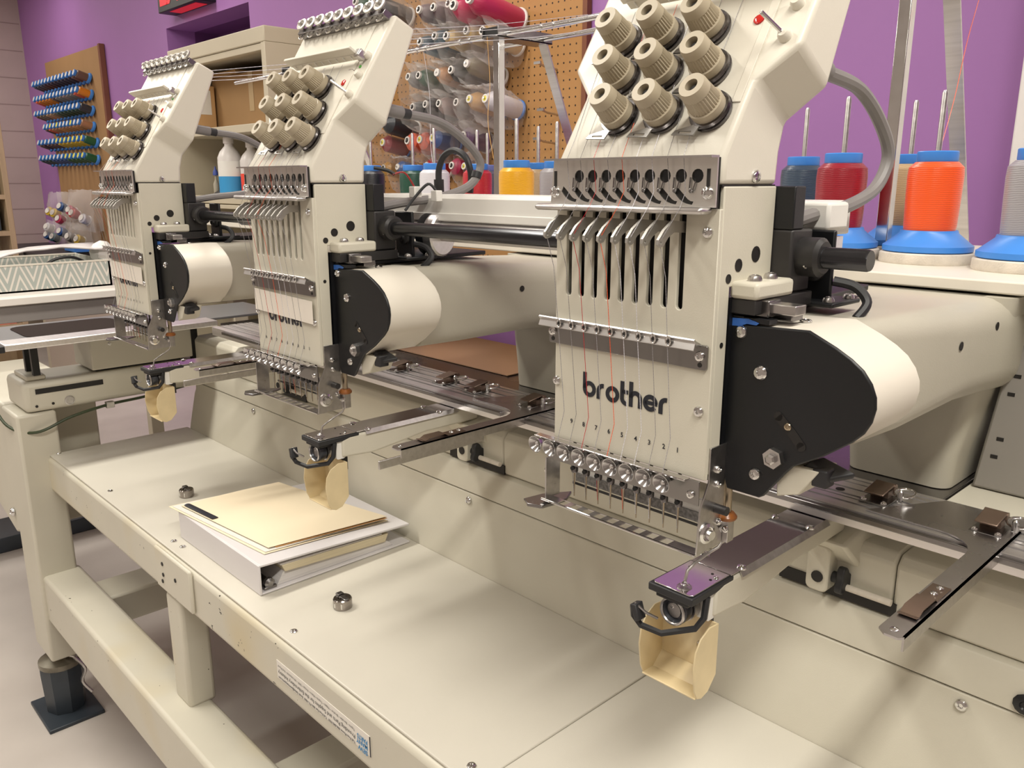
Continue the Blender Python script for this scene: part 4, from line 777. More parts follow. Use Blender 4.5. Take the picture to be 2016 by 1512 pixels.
strand([(-0.43, 1.27, 1.48), (-0.425, 1.22, 1.40), (-0.408, 1.15, 1.32), (-0.405, 1.115, 1.258)], 0.0005, 'coral', 'orange thread hanging down to the orange spool')
# ================================================================ things on the table
bn = thing('ring_binder', (-1.155, 0.603, 0.642), 'white ring binder full of papers lying on the machine table', 'binder')
wb = mat('binder_vinyl', (0.70, 0.67, 0.68), 0.35, var=0.02, scale=10)
BX0, BX1, BY0, BY1 = -1.310, -1.030, 0.486, 0.748
HZ = 0.6425
# spine is along X at the front (low Y) side
build('back_cover', MB().box(BX0, BX1, BY0, BY1, HZ, HZ + 0.003), wb, bn, bevel=0.001)
build('front_cover', MB().hexa([(BX0, BY0, HZ + 0.0430), (BX1, BY0, HZ + 0.0430), (BX1, BY1, HZ + 0.0300), (BX0, BY1, HZ + 0.0300)], [(BX0, BY0, HZ + 0.0465), (BX1, BY0, HZ + 0.0465), (BX1, BY1, HZ + 0.0335), (BX0, BY1, HZ + 0.0335)]), wb, bn, bevel=0.001)
build('spine', MB().box(BX0, BX1, BY0 - 0.0025, BY0 + 0.0008, HZ, HZ + 0.0462), wb, bn, bevel=0.001)
pap = mat('paper_edge', (0.66, 0.63, 0.62), 0.7, var=0.08, scale=3, bump=0.3, bscale=500, stretch=(1, 1, 300))
papc = mat('cream_paper_edge', (0.60, 0.52, 0.36), 0.7, var=0.08, scale=3, stretch=(1, 1, 300))
build('paper_stack', MB().hexa([(BX0 + 0.012, BY0 + 0.028, HZ + 0.0035), (BX1 - 0.008, BY0 + 0.028, HZ + 0.0035), (BX1 - 0.006, BY1 - 0.030, HZ + 0.0035), (BX0 + 0.012, BY1 - 0.030, HZ + 0.0035)], [(BX0 + 0.012, BY0 + 0.040, HZ + 0.022), (BX1 - 0.009, BY0 + 0.040, HZ + 0.022), (BX1 - 0.007, BY1 - 0.040, HZ + 0.013), (BX0 + 0.012, BY1 - 0.040, HZ + 0.013)]), pap, bn)
build('manual_booklet', MB().hexa([(BX0 + 0.012, BY0 + 0.040, HZ + 0.0222), (BX1 - 0.004, BY0 + 0.040, HZ + 0.0222), (BX1 - 0.004, BY1 - 0.045, HZ + 0.0135), (BX0 + 0.012, BY1 - 0.045, HZ + 0.0135)], [(BX0 + 0.012, BY0 + 0.036, HZ + 0.0330), (BX1 - 0.005, BY0 + 0.036, HZ + 0.0330), (BX1 - 0.005, BY1 - 0.038, HZ + 0.0265), (BX0 + 0.012, BY1 - 0.038, HZ + 0.0265)]), papc, bn, bevel=0.001)
build('loose_page', MB().hexa([(BX0 + 0.012, BY0 + 0.034, HZ + 0.0335), (BX1 - 0.006, BY0 + 0.034, HZ + 0.0335), (BX1 - 0.006, BY1 - 0.050, HZ + 0.0270), (BX0 + 0.012, BY1 - 0.050, HZ + 0.0270)], [(BX0 + 0.012, BY0 + 0.034, HZ + 0.0360), (BX1 - 0.006, BY0 + 0.034, HZ + 0.0360), (BX1 - 0.006, BY1 - 0.050, HZ + 0.0285), (BX0 + 0.012, BY1 - 0.050, HZ + 0.0285)]), pap, bn)
build('ring_rail', MB().box(BX0 + 0.02, BX1 - 0.004, BY0 + 0.006, BY0 + 0.026, HZ + 0.003, HZ + 0.0075), darksteel, bn, bevel=0.001)
build('rail_end', MB().lathe([(0.0080, 0), (0.0080, 0.006), (0.004, 0.009)], (BX1 - 0.012, BY0 + 0.016, HZ + 0.0115), (1, 0, 0), 14), darksteel, bn)
# manila folder, rotated a little, a bit of paper sticking out
fo = thing('manila_folder', (-1.19, 0.60, 0.687), 'cream manila folder with a black strip lying on the white binder', 'folder')
man = mat('manila_card', (0.86, 0.74, 0.54), 0.6, var=0.03, scale=5); mano = mat('manila_inside', (0.62, 0.33, 0.12), 0.65, var=0.08, scale=8)
P0, P1, P2, P3 = (-1.330, 0.4830), (-1.0680, 0.5130), (-1.0620, 0.7220), (-1.3300, 0.6800)
def ftop(y, lift=0): return HZ + 0.0470 - 0.0130 * (y - BY0) / (BY1 - BY0) + lift
def sheet(name, q, l0, l1, m, par, th=0.0006):
    # q: 4 xy corners; curved quad between lifts
    mb = MB(); n = 8; vs = []; fs = []
    for side in (0, th):
        for i in range(n + 1):
            for j in range(n + 1):
                u, v = i / n, j / n
                x = (q[0][0] * (1 - u) + q[1][0] * u) * (1 - v) + (q[3][0] * (1 - u) + q[2][0] * u) * v
                y = (q[0][1] * (1 - u) + q[1][1] * u) * (1 - v) + (q[3][1] * (1 - u) + q[2][1] * u) * v
                lift = l0 + (l1 - l0) * (u * u * v) + 0.0015 * math.sin(math.pi * v) * (1 - u)
                vs.append((x, y, ftop(y, lift) + side))
    k = (n + 1) ** 2
    for i in range(n):
        for j in range(n):
            a = i * (n + 1) + j; b = a + n + 1; fs.append((a, b, b + 1, a + 1)); fs.append((a + k, a + k + 1, b + k + 1, b + k))
    ring = [i * (n + 1) for i in range(n + 1)] + [n * (n + 1) + j for j in range(1, n + 1)] + [i * (n + 1) + n for i in range(n - 1, -1, -1)] + [j for j in range(n - 1, 0, -1)]
    for a, b in zip(ring, ring[1:] + ring[:1]): fs.append((a, b, b + k, a + k))
    return build(name, mb.add(vs, fs), m, par)
sheet('folder_back', [(-1.336, 0.478), (-1.060, 0.508), (-1.058, 0.726), (-1.328, 0.682)], 0.0004, 0.0004, man, fo)
sheet('inner_sheet', [(-1.330, 0.482), (-1.064, 0.512), (-1.060, 0.722), (-1.326, 0.680)], 0.0016, 0.0040, whiteplastic, fo)
sheet('inner_card', [(-1.300, 0.512), (-1.0675, 0.531), (-1.0560, 0.7235), (-1.326, 0.676)], 0.0028, 0.0062, mano, fo)
sheet('folder_front', [(-1.318, 0.492), (-1.070, 0.520), (-1.058, 0.724), (-1.330, 0.676)], 0.0042, 0.0085, man, fo)
sheet('black_strip', [(-1.312, 0.4945), (-1.225, 0.5040), (-1.226, 0.5150), (-1.313, 0.5055)], 0.0062, 0.0062, ink, fo, 0.0002)
# two bobbin cases
bcm = mat('bobbin_steel', (0.34, 0.31, 0.29), 0.18, metal=1.0, var=0.2, scale=80)
for x, y, l in ((-0.923, 0.5523, 'round steel bobbin case on the table in front of the binder'), (-1.486, 0.5674, 'round steel bobbin case on the table left of the manila folder')):
    t = thing('bobbin_case', (x, y, 0.642), l, 'bobbin case', 'bobbin cases on the machine table')
    build('case_shell', MB().lathe([(0.0125, 0.0), (0.0132, 0.001), (0.0132, 0.0135), (0.0120, 0.0150), (0.0065, 0.0150), (0.0045, 0.012), (0.0045, 0.006)], (x, y, 0.642), n=26), bcm, t)
    build('latch', MB().box(x - 0.004, x + 0.012, y - 0.0035, y + 0.0035, 0.6570, 0.6586).box(x - 0.013, x - 0.005, y - 0.003, y + 0.006, 0.6565, 0.6600), darksteel, t, bevel=0.0006)
    build('tension_spring', MB().prism([(-0.35, 0.646), (0.6, 0.645), (0.6, 0.653), (-0.35, 0.652)], lambda a, z, c: (x + (0.0134 + c) * math.cos(a - 1.2), y + (0.0134 + c) * math.sin(a - 1.2), z), 0.0, 0.0006), chrome, t)
# ================================================================ cabinet behind the machine
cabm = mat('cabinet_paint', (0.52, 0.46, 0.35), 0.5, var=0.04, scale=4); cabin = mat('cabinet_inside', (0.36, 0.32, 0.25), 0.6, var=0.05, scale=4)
cb_ = thing('storage_cabinet', (-3.35, 1.76, 0), 'beige open metal cabinet with shelves standing against the purple wall', 'cabinet')
CX0, CX1, CY0, CY1, CZ = -3.79, -2.920, 1.55, 1.985, 1.763
for xa, xb in ((CX0, CX0 + 0.012), (CX1 - 0.012, CX1)): build('side_panel', MB().box(xa, xb, CY0, CY1, 0, CZ - 0.055), cabm, cb_, bevel=0.002)
build('top_panel', MB().box(CX0, CX1, CY0, CY1, CZ - 0.055, CZ), cabm, cb_, bevel=0.004)
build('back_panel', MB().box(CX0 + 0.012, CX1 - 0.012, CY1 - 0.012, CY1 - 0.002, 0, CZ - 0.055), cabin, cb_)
build('door_track', MB().box(CX0 + 0.02, CX1 - 0.025, CY0 + 0.006, CY0 + 0.03, CZ - 0.080, CZ - 0.056), cabm, cb_, bevel=0.002)
build('frame_stile', MB().box(CX1 - 0.030, CX1 - 0.012, CY0 + 0.0, CY0 + 0.02, 0, CZ - 0.056), cabm, cb_, bevel=0.002)
for z in (1.432, 1.158, 0.85, 0.50, 0.08): build('shelf', MB().box(CX0 + 0.012, CX1 - 0.012, CY0 + 0.004, CY1 - 0.012, z - 0.030, z), cabm, cb_, bevel=0.002)
build('shelf_lip', MB().box(CX0 + 0.012, CX1 - 0.012, CY0 - 0.004, CY0 + 0.006, 1.108, 1.124), cabm, cb_, bevel=0.002)
card = mat('cardboard', (0.36, 0.21, 0.09), 0.8, var=0.06, scale=5); card2 = mat('cardboard_light', (0.55, 0.33, 0.15), 0.8, var=0.06, scale=5)
b1 = tag(build('cardboard_box', MB().box(-3.70, -2.97, 1.70, 1.95, 1.4325, 1.655), card, bevel=0.003, org=(-3.3, 1.8, 1.4325)), 'large brown cardboard box on the upper cabinet shelf', 'box')
build('tape_strip', MB().box(-3.36, -3.32, 1.6985, 1.6995, 1.50, 1.655), mat('clear_tape', (0.50, 0.36, 0.20), 0.25), b1)
build('box_flap', MB().box(-3.70, -3.45, 1.69, 1.95, 1.656, 1.672), card, b1)
b2 = tag(build('cardboard_box', MB().box(-3.76, -3.66, 1.585, 1.69, 1.4325, 1.62), card2, bevel=0.003, org=(-3.7, 1.64, 1.4325)), 'small light cardboard carton with a white printed label, left in the upper shelf', 'box')
lbw = build('shipping_label', MB().box(-3.745, -3.665, 1.5835, 1.5845, 1.50, 1.612).box(-3.6595, -3.6585, 1.59, 1.67, 1.50, 1.60), whiteplastic, b2)
for i in range(6): build('barcode_bar', MB().box(-3.70 + 0.004 * i, -3.698 + 0.004 * i, 1.5828, 1.5834, 1.52, 1.575), ink, lbw)
# bottles on the middle shelf
milky = mat('milky_plastic', (0.66, 0.62, 0.60), 0.35, var=0.04, scale=12); clearb = mat('clear_bottle', (0.62, 0.66, 0.70), 0.12, trans=0.7)
cyanl = mat('cyan_label', (0.04, 0.30, 0.62), 0.45); redl = mat('red_label', (0.80, 0.07, 0.04), 0.45); bluel = mat('blue_label', (0.04, 0.07, 0.30), 0.45)
def bottle(x, y, h, w, bm1, label, lm, lz0, lz1, capm, upper=None):
    t = thing('plastic_bottle', (x, y, 1.158), label, 'bottle')
    r = w / 2
    build('bottle_body', MB().lathe([(r * 0.95, 0), (r, 0.006), (r, h * 0.66), (r * 0.78, h * 0.76), (r * 0.36, h * 0.86), (r * 0.34, h * 0.93)], (x, y, 1.158), n=24), bm1, t)
    build('bottle_cap', MB().lathe([(r * 0.42, h * 0.90), (r * 0.44, h * 0.91), (r * 0.44, h), (r * 0.38, h * 1.01)], (x, y, 1.158), n=18), capm, t)
    build('bottle_label', MB().lathe([(r * 1.012, h * lz0), (r * 1.012, h * lz1)], (x, y, 1.158), n=24, cap=False), lm, t)
    if upper: build('upper_label', MB().lathe([(r * 1.013, h * lz1), (r * 1.013, h * 0.60)], (x, y, 1.158), n=24, cap=False), upper, t)
bottle(-3.395, 1.610, 0.235, 0.098, milky, 'milky plastic bottle with a white and cyan label on the cabinet shelf', cyanl, 0.06, 0.34, milky, whiteplastic)
bottle(-3.29, 1.655, 0.215, 0.095, milky, 'bottle with a bright red label beside the cyan bottle on the shelf', redl, 0.06, 0.42, milky)
bottle(-3.235, 1.75, 0.225, 0.085, clearb, 'clear bottle with dark blue label and white cap on the shelf', bluel, 0.38, 0.62, whiteplastic)
gd = thing('glue_dispenser', (-3.52, 1.60, 1.158), 'slim clear bottle with a tiny dark blue tip on the cabinet shelf', 'bottle')
build('dispenser_body', MB().lathe([(0.012, 0), (0.012, 0.05), (0.005, 0.065), (0.004, 0.085)], (-3.52, 1.60, 1.158), n=14), cabin, gd)
build('dispenser_tip', MB().lathe([(0.011, 0.085), (0.010, 0.10), (0.004, 0.112), (0.002, 0.122)], (-3.52, 1.60, 1.158), n=12), bluel, gd)
tag(build('black_pouch', MB().lathe([(0.05, 0), (0.055, 0.012), (0.03, 0.028), (0.01, 0.032)], (-3.46, 1.62, 1.158), n=14), rubber, org=(-3.46, 1.62, 1.158)), 'flat black pouch lying on the cabinet shelf beside the bottles', 'pouch')
tag(build('cable_reel', MB().tube([(-4.30 + 0.07 * math.cos(t), 2.22 + 0.05 * math.sin(t), 1.80 + 0.01 * math.sin(3 * t)) for t in [j * math.pi / 10 for j in range(20)]], 0.02, 8, closed=True).box(-4.25, -3.95, 2.19, 2.27, 1.79, 1.87), rubber, org=(-4.2, 2.22, 1.62)), 'dark gear lying in the wall niche above the cabinet', 'equipment')
tag(build('desk_clip', MB().box(-4.48, -4.40, 2.20, 2.24, 1.85, 1.872).box(-4.42, -4.39, 2.20, 2.24, 1.62, 1.85), whiteplastic, bevel=0.004, org=(-4.43, 2.22, 1.62)), 'pale clamp lamp arm in the dark wall niche', 'lamp')
# exit sign
ex = thing('exit_sign', (-4.475, 1.95, 2.08), 'black exit sign with red letters on the purple wall', 'sign')
build('sign_box', MB().box(-4.72, -4.23, 1.905, 2.0, 2.08, 2.30), black, ex, bevel=0.004)
em = bpy.data.materials.new('red_sign_glow'); em.use_nodes = True
eb = em.node_tree.nodes['Principled BSDF']; eb.inputs['Base Color'].default_value = (0.6, 0.02, 0.03, 1); eb.inputs['Emission Color'].default_value = (1.0, 0.03, 0.05, 1); eb.inputs['Emission Strength'].default_value = 0.28
build('sign_letters', put_text('EXIT', 0.20, lambda a, b: (-4.69 + a, 1.9035, 2.115 + b), 0.006, width=0.43), em, ex, flat=True)
build('sign_downlight', MB().box(-4.62, -4.30, 1.925, 1.985, 2.0785, 2.0799), em, ex)
# ================================================================ pegboards
def peg_mat(name, base, holes=True):
    m, N, L, b = nt(name); b.inputs['Roughness'].default_value = 0.6
    tc = N.new('ShaderNodeTexCoord'); sep = N.new('ShaderNodeSeparateXYZ'); L.new(tc.outputs['Object'], sep.inputs[0])
    n = N.new('ShaderNodeTexNoise'); n.inputs['Scale'].default_value = 7; n.inputs['Detail'].default_value = 6; L.new(tc.outputs['Object'], n.inputs['Vector'])
    cr = N.new('ShaderNodeMix'); cr.data_type = 'RGBA'; L.new(n.outputs[0], cr.inputs[0])
    cr.inputs[6].default_value = (base[0] * 0.86, base[1] * 0.84, base[2] * 0.8, 1); cr.inputs[7].default_value = (*base, 1)
    out = cr.outputs[2]
    if holes:
        def cell(sock):
            a = N.new('ShaderNodeMath'); a.operation = 'MULTIPLY'; a.inputs[1].default_value = 1 / 0.0254; L.new(sock, a.inputs[0])
            f = N.new('ShaderNodeMath'); f.operation = 'FRACT'; L.new(a.outputs[0], f.inputs[0])
            s = N.new('ShaderNodeMath'); s.operation = 'SUBTRACT'; s.inputs[1].default_value = 0.5; L.new(f.outputs[0], s.inputs[0])
            p = N.new('ShaderNodeMath'); p.operation = 'MULTIPLY'; L.new(s.outputs[0], p.inputs[0]); L.new(s.outputs[0], p.inputs[1])
            return p.outputs[0]
        ad = N.new('ShaderNodeMath'); L.new(cell(sep.outputs[0]), ad.inputs[0]); L.new(cell(sep.outputs[2]), ad.inputs[1])
        lt = N.new('ShaderNodeMath'); lt.operation = 'LESS_THAN'; lt.inputs[1].default_value = 0.0145; L.new(ad.outputs[0], lt.inputs[0])
        mx = N.new('ShaderNodeMix'); mx.data_type = 'RGBA'; L.new(lt.outputs[0], mx.inputs[0]); L.new(out, mx.inputs[6]); mx.inputs[7].default_value = (0.03, 0.015, 0.008, 1); out = mx.outputs[2]
    L.new(out, b.inputs['Base Color'])
    return m
pegm = peg_mat('pegboard_hardboard', (0.48, 0.25, 0.09)); peg2 = peg_mat('plain_hardboard', (0.40, 0.23, 0.10), False)
edgem = mat('board_edge', (0.20, 0.07, 0.035), 0.6, var=0.1, scale=10)
pb = thing('pegboard', (-2.35, 1.99, 0.95), 'large brown perforated pegboard full of bagged thread cones on the wall', 'pegboard')
build('perforated_panel', MB().box(-2.92, -1.775, 1.985, 1.992, 0.95, 2.17), pegm, pb)
build('board_edge', MB().box(-1.775, -1.757, 1.978, 1.998, 0.945, 2.175).box(-2.92, -1.757, 1.978, 1.998, 2.17, 2.185), edgem, pb)
build('board_batten', MB().box(-2.92, -1.76, 1.992, 2.0, 0.95, 2.17), edgem, pb)
pb2 = thing('small_pegboard', (-6.45, 1.99, 0.7), 'brown hardboard panel with six rows of thread spools near the far corner', 'pegboard')
build('hardboard_panel', MB().box(-7.06, -5.885, 1.975, 1.990, 0.70, 2.06), peg2, pb2, bevel=0.002)
build('board_edge', MB().box(-5.885, -5.855, 1.965, 1.998, 0.70, 2.065), edgem, pb2, bevel=0.002)
# bare pegs
for x, z, w_ in ((-1.883, 1.556, 'uppermost'), (-1.868, 1.42, 'middle'), (-1.885, 1.335, 'lowest')):
    t = thing('board_hook', (x, 1.985, z), w_ + ' empty steel peg hook on the bare right part of the pegboard', 'hook', 'empty peg hooks')
    build('hook_rod', MB().tube([(x, 1.985, z), (x, 1.93, z + 0.004), (x, 1.90, z + 0.012)], 0.0035, 8), steel, t)
    build('hook_tip', MB().box(x - 0.014, x + 0.014, 1.896, 1.902, z + 0.008, z + 0.016), steel, t)
# thread cones on the big board: x, z, length, radius, colour, hub, description
def wall_cone(x, z, L, r, key, hub, label, group='thread cones on the large pegboard', yw=1.975, rise=0.19, taper=0.62):
    d = Vector((0, -1, rise)).normalized(); base = Vector((x, yw, z))
    t = thing('wall_thread_cone', base, label, 'thread spool', group)
    build('wound_thread', MB().lathe([(r * 0.97, 0.008), (r, 0.02), (r * 0.98, L * 0.80), (r * taper, L * 0.92), (r * 0.45, L * 0.95)], base, d, 22), thread_mat(key, TC[key]), t)
    build('cone_flange', MB().lathe([(r * 1.10, 0), (r * 1.10, 0.006), (r * 0.9, 0.009)], base, d, 24), spoolblue if hub == 'y' else spoolwhite, t)
    hb = build('cone_hub', MB().lathe([(r * 0.42, L * 0.93), (r * 0.44, L), (r * 0.28, L + 0.0005), (r * 0.26, L * 0.97)], base, d, 18, cap=False), spoolwhite, t)
    build('hub_disc', MB().lathe([(r * 0.40, L * 0.985), (r * 0.40, L * 0.999), (r * 0.12, L * 1.0)], base, d, 18), {'w': darkhole, 'f': spoolwhite, 'y': spoolyellow, 'k': black}[hub], t)
    build('peg', MB().cyl(base + Vector((0, 0.012, 0)), base + d * (L + 0.006), 0.003, n=8), steel, t)
    return t
CN = [
 (-2.043, 1.715, 0.215, 0.037, 'pink', 'w', 'big magenta thread cone at the top right of the large pegboard'), (-2.118, 1.706, 0.215, 0.036, 'pink', 'w', 'magenta thread cone left of the topmost right one'), (-2.195, 1.735, 0.17, 0.030, 'maroon', 'w', 'third cone from the right in the top row, dark maroon'), (-2.272, 1.735, 0.17, 0.030, 'maroon', 'w', 'fourth cone from the right in the top row, dark maroon'), (-2.348, 1.738, 0.17, 0.030, 'maroon', 'w', 'fifth cone from the right in the top row, dark maroon'), (-2.62, 1.80, 0.17, 0.032, 'charcoal', 'w', 'dark charcoal thread cone just above the top guides of the middle head'), (-2.72, 1.815, 0.17, 0.032, 'forest', 'w', 'dark green thread cone above the middle head'),
 (-2.045, 1.640, 0.16, 0.031, 'cream', 'w', 'cream thread cone at the right of the second row'), (-2.121, 1.650, 0.16, 0.031, 'cream', 'w', 'second cream thread cone from the right in the second row'), (-2.221, 1.645, 0.16, 0.031, 'cream', 'w', 'leftmost cream thread cone beside the teal cones'), (-2.280, 1.652, 0.16, 0.030, 'teal', 'w', 'teal thread cone right next to the cream cones'), (-2.360, 1.643, 0.16, 0.030, 'teal', 'w', 'teal thread cone beside the middle head'),
 (-2.122, 1.552, 0.16, 0.028, 'khaki', 'f', 'khaki grey thread cone with solid white end in the third row'), (-2.200, 1.540, 0.16, 0.029, 'black', 'w', 'black thread cone next to the khaki cone'), (-2.272, 1.538, 0.16, 0.029, 'tan', 'f', 'light orange tan thread cone next to the black cone'), (-2.372, 1.538, 0.16, 0.029, 'forest', 'w', 'dull green thread cone left of the tan cone'), (-2.430, 1.538, 0.16, 0.029, 'grey', 'w', 'grey thread cone at the left of the third row'),
 (-2.045, 1.444, 0.15, 0.031, 'white', 'y', 'white thread cone with yellow end sticker in a plastic bag'), (-2.122, 1.448, 0.15, 0.030, 'gold', 'y', 'gold thread cone with yellow end sticker'), (-2.187, 1.442, 0.15, 0.029, 'grey', 'w', 'pale grey thread cone left of the gold cone'), (-2.278, 1.444, 0.15, 0.029, 'mauve', 'w', 'mauve thread cone in the fourth row'), (-2.350, 1.446, 0.15, 0.029, 'black', 'w', 'black thread cone in the fourth row'), (-2.423, 1.441, 0.15, 0.029, 'charcoal', 'w', 'dark thread cone beside the grey cable of the middle head'), (-2.60, 1.40, 0.15, 0.036, 'charcoal', 'w', 'wide dark cone under the grey cable of the middle head'),
 (-2.658, 1.338, 0.115, 0.031, 'red', 'y', 'crimson cone with yellow sticker low behind the middle head'), (-2.505, 1.340, 0.115, 0.032, 'coral', 'k', 'coral cone with a dark end'), (-2.432, 1.341, 0.115, 0.032, 'coral', 'y', 'coral cone with a yellow sticker'), (-2.360, 1.344, 0.115, 0.031, 'blue', 'y', 'bright blue cone with a yellow sticker'), (-2.195, 1.345, 0.115, 0.033, 'purple', 'w', 'purple cone right of the grey cable loop'),
 (-2.590, 1.252, 0.10, 0.026, 'royal', 'f', 'blue cone with a white end low on the pegboard'), (-2.415, 1.255, 0.10, 0.028, 'scarlet', 'w', 'red cone low behind the white spool'), (-2.275, 1.253, 0.10, 0.029, 'pink', 'w', 'pinkish red cone low beside the black cable loop'), (-2.210, 1.250, 0.10, 0.027, 'brown', 'y', 'brown cone with a yellow sticker low beside the black cable loop'), (-2.68, 1.25, 0.10, 0.027, 'gold', 'w', 'amber cone low behind the black spool')]
for a in CN: wall_cone(*a)
# clear plastic bags around the cones
bagm = bpy.data.materials.new('clear_bag_film'); bagm.use_nodes = True
N = bagm.node_tree.nodes; L = bagm.node_tree.links; N.clear()
o_ = N.new('ShaderNodeOutputMaterial'); mxs = N.new('ShaderNodeMixShader'); tr = N.new('ShaderNodeBsdfTransparent'); pr_ = N.new('ShaderNodeBsdfPrincipled')
tr.inputs[0].default_value = (0.985, 0.98, 0.98, 1); pr_.inputs['Base Color'].default_value = (0.88, 0.85, 0.83, 1); pr_.inputs['Roughness'].default_value = 0.14
fr_ = N.new('ShaderNodeLayerWeight'); fr_.inputs[0].default_value = 0.35; rr_ = N.new('ShaderNodeMapRange'); rr_.inputs[3].default_value = 0.07; rr_.inputs[4].default_value = 0.50
L.new(fr_.outputs['Facing'], rr_.inputs[0]); L.new(rr_.outputs[0], mxs.inputs[0]); L.new(tr.outputs[0], mxs.inputs[1]); L.new(pr_.outputs[0], mxs.inputs[2]); L.new(mxs.outputs[0], o_.inputs[0])
def bag(x, y, z, L_, r, label, group, drop=0.0, seed=0, rise=0.19, name='plastic_bag'):
    rnd = random.Random(seed); d = Vector((0, -1, rise)).normalized(); u = Vector((1, 0, 0)); w = d.cross(u)
    vs = []; fs = []; n = 22; m = 11
    for j in range(m):
        t = j / (m - 1); rad = r * (0.55 + 0.62 * math.sin(math.pi * min(0.93, 0.20 + 0.62 * t)))
        for i in range(n):
            a = 2 * math.pi * i / n; k = rad * (1 + 0.16 * math.sin(5 * a + 3 * t + seed) * t + rnd.uniform(-0.10, 0.10))
            sag = -drop * max(0, -math.sin(a)) * (0.4 + 0.6 * t)
            vs.append(Vector((x, y, z)) + d * (L_ * t) + u * (k * math.cos(a)) + Vector((0, 0, 1)) * (k * math.sin(a) + sag))
    for j in range(m - 1):
        for i in range(n): fs.append((j * n + i, j * n + (i + 1) % n, (j + 1) * n + (i + 1) % n, (j + 1) * n + i))
    o = build(name, MB().add(vs, fs), bagm, org=(x, y, z), ang=28)
    return tag(o, label, 'bag', group)
BG = [(-2.045, 1.444, .17, .046, .03, 'around the white cone'), (-2.122, 1.448, .17, .045, .05, 'around the gold cone'), (-2.187, 1.442, .165, .043, .04, 'around the pale grey cone'), (-2.278, 1.444, .165, .042, .04, 'around the mauve cone'), (-2.350, 1.446, .165, .042, .02, 'around the black cone of the fourth row'), (-2.423, 1.441, .165, .043, .03, 'around the dark cone near the middle head'),
      (-2.122, 1.552, .17, .040, .02, 'around the khaki cone'), (-2.200, 1.540, .17, .042, .02, 'around the black cone of the third row'), (-2.272, 1.538, .17, .042, .03, 'around the tan cone'), (-2.372, 1.538, .17, .043, .03, 'around the dull green cone'), (-2.430, 1.538, .17, .045, .05, 'around the grey cone of the third row'),
      (-2.045, 1.640, .165, .046, .04, 'around the cream cone at the right'), (-2.121, 1.650, .165, .046, .03, 'around the second cream cone'), (-2.221, 1.645, .165, .045, .03, 'around the cream cone next to teal'), (-2.280, 1.652, .165, .044, .05, 'around the right teal cone'), (-2.360, 1.643, .165, .044, .05, 'around the left teal cone'),
      (-2.118, 1.708, .21, .042, .02, 'around the lower magenta cone'), (-2.195, 1.735, .18, .045, .03, 'around the third cone of the top row'), (-2.272, 1.735, .18, .044, .03, 'around the fourth cone of the top row'), (-2.348, 1.738, .18, .046, .04, 'around the fifth cone of the top row'), (-2.62, 1.80, .18, .050, .03, 'around the charcoal cone at the top'),
      (-2.658, 1.338, .125, .046, .03, 'around the crimson cone'), (-2.432, 1.341, .125, .044, .03, 'around the stickered coral cone'), (-2.360, 1.344, .125, .045, .03, 'around the blue cone'), (-2.195, 1.345, .125, .048, .02, 'around the purple cone'), (-2.210, 1.250, .11, .046, .03, 'around the low brown cone'), (-2.590, 1.252, .11, .043, .04, 'around the low blue cone')]
for i, (x, z, l_, r, dr, s) in enumerate(BG): bag(x, 1.966, z - 0.004, l_, r, 'crumpled clear plastic bag ' + s, 'clear bags on the pegboard', dr, i)
# six rows of spools on the small board
rows = [(1.9086, 13, -6.0986, -7.044, ['brown', 'brown', 'plum', 'plum', 'plum', 'plum', 'plum', 'plum', 'plum', 'plum', 'navy', 'navy', 'navy']), (1.8055, 13, -6.0978, -7.056, ['amber', 'coral', 'grey', 'grey', 'mauve', 'grey', 'grey', 'brown', 'amber', 'amber', 'amber', 'amber', 'coral']), (1.7052, 13, -6.106, -7.082, ['charcoal', 'green', 'green', 'green', 'green', 'green', 'forest', 'khaki', 'beige', 'beige', 'khaki', 'khaki', 'brown']), (1.6043, 11, -6.1245, -6.897, ['peach', 'peach', 'tan', 'peach', 'peach', 'peach', 'tan', 'peach', 'tan', 'coral', 'brown']), (1.5002, 12, -6.0918, -7.09, ['emerald', 'lemon', 'lemon', 'lemon', 'lemon', 'lemon', 'lemon', 'brown', 'brown', 'brown', 'maroon', 'brown']), (1.3907, 12, -6.1129, -7.10, ['emerald', 'emerald', 'emerald', 'emerald', 'emerald', 'royal', 'royal', 'royal', 'royal', 'green', 'navy', 'navy'])]
ordn = ['top', 'second', 'third', 'fourth', 'fifth', 'bottom']
protos = {}
nthw = ['rightmost', 'second from right', 'third from right', 'fourth from right', 'fifth from right', 'sixth from right', 'seventh from right', 'eighth from right', 'ninth from right', 'tenth from right', 'eleventh from right', 'twelfth from right']
def nth(i, n): return 'leftmost' if i == n - 1 else nthw[i]
cname = dict(plum='dark plum', amber='amber orange', lemon='yellow', emerald='green', royal='blue', green='dark green', navy='navy', peach='peach', tan='tan', grey='grey', brown='brown', coral='coral', mauve='mauve', charcoal='charcoal', forest='dull green', khaki='khaki', beige='beige', maroon='maroon')
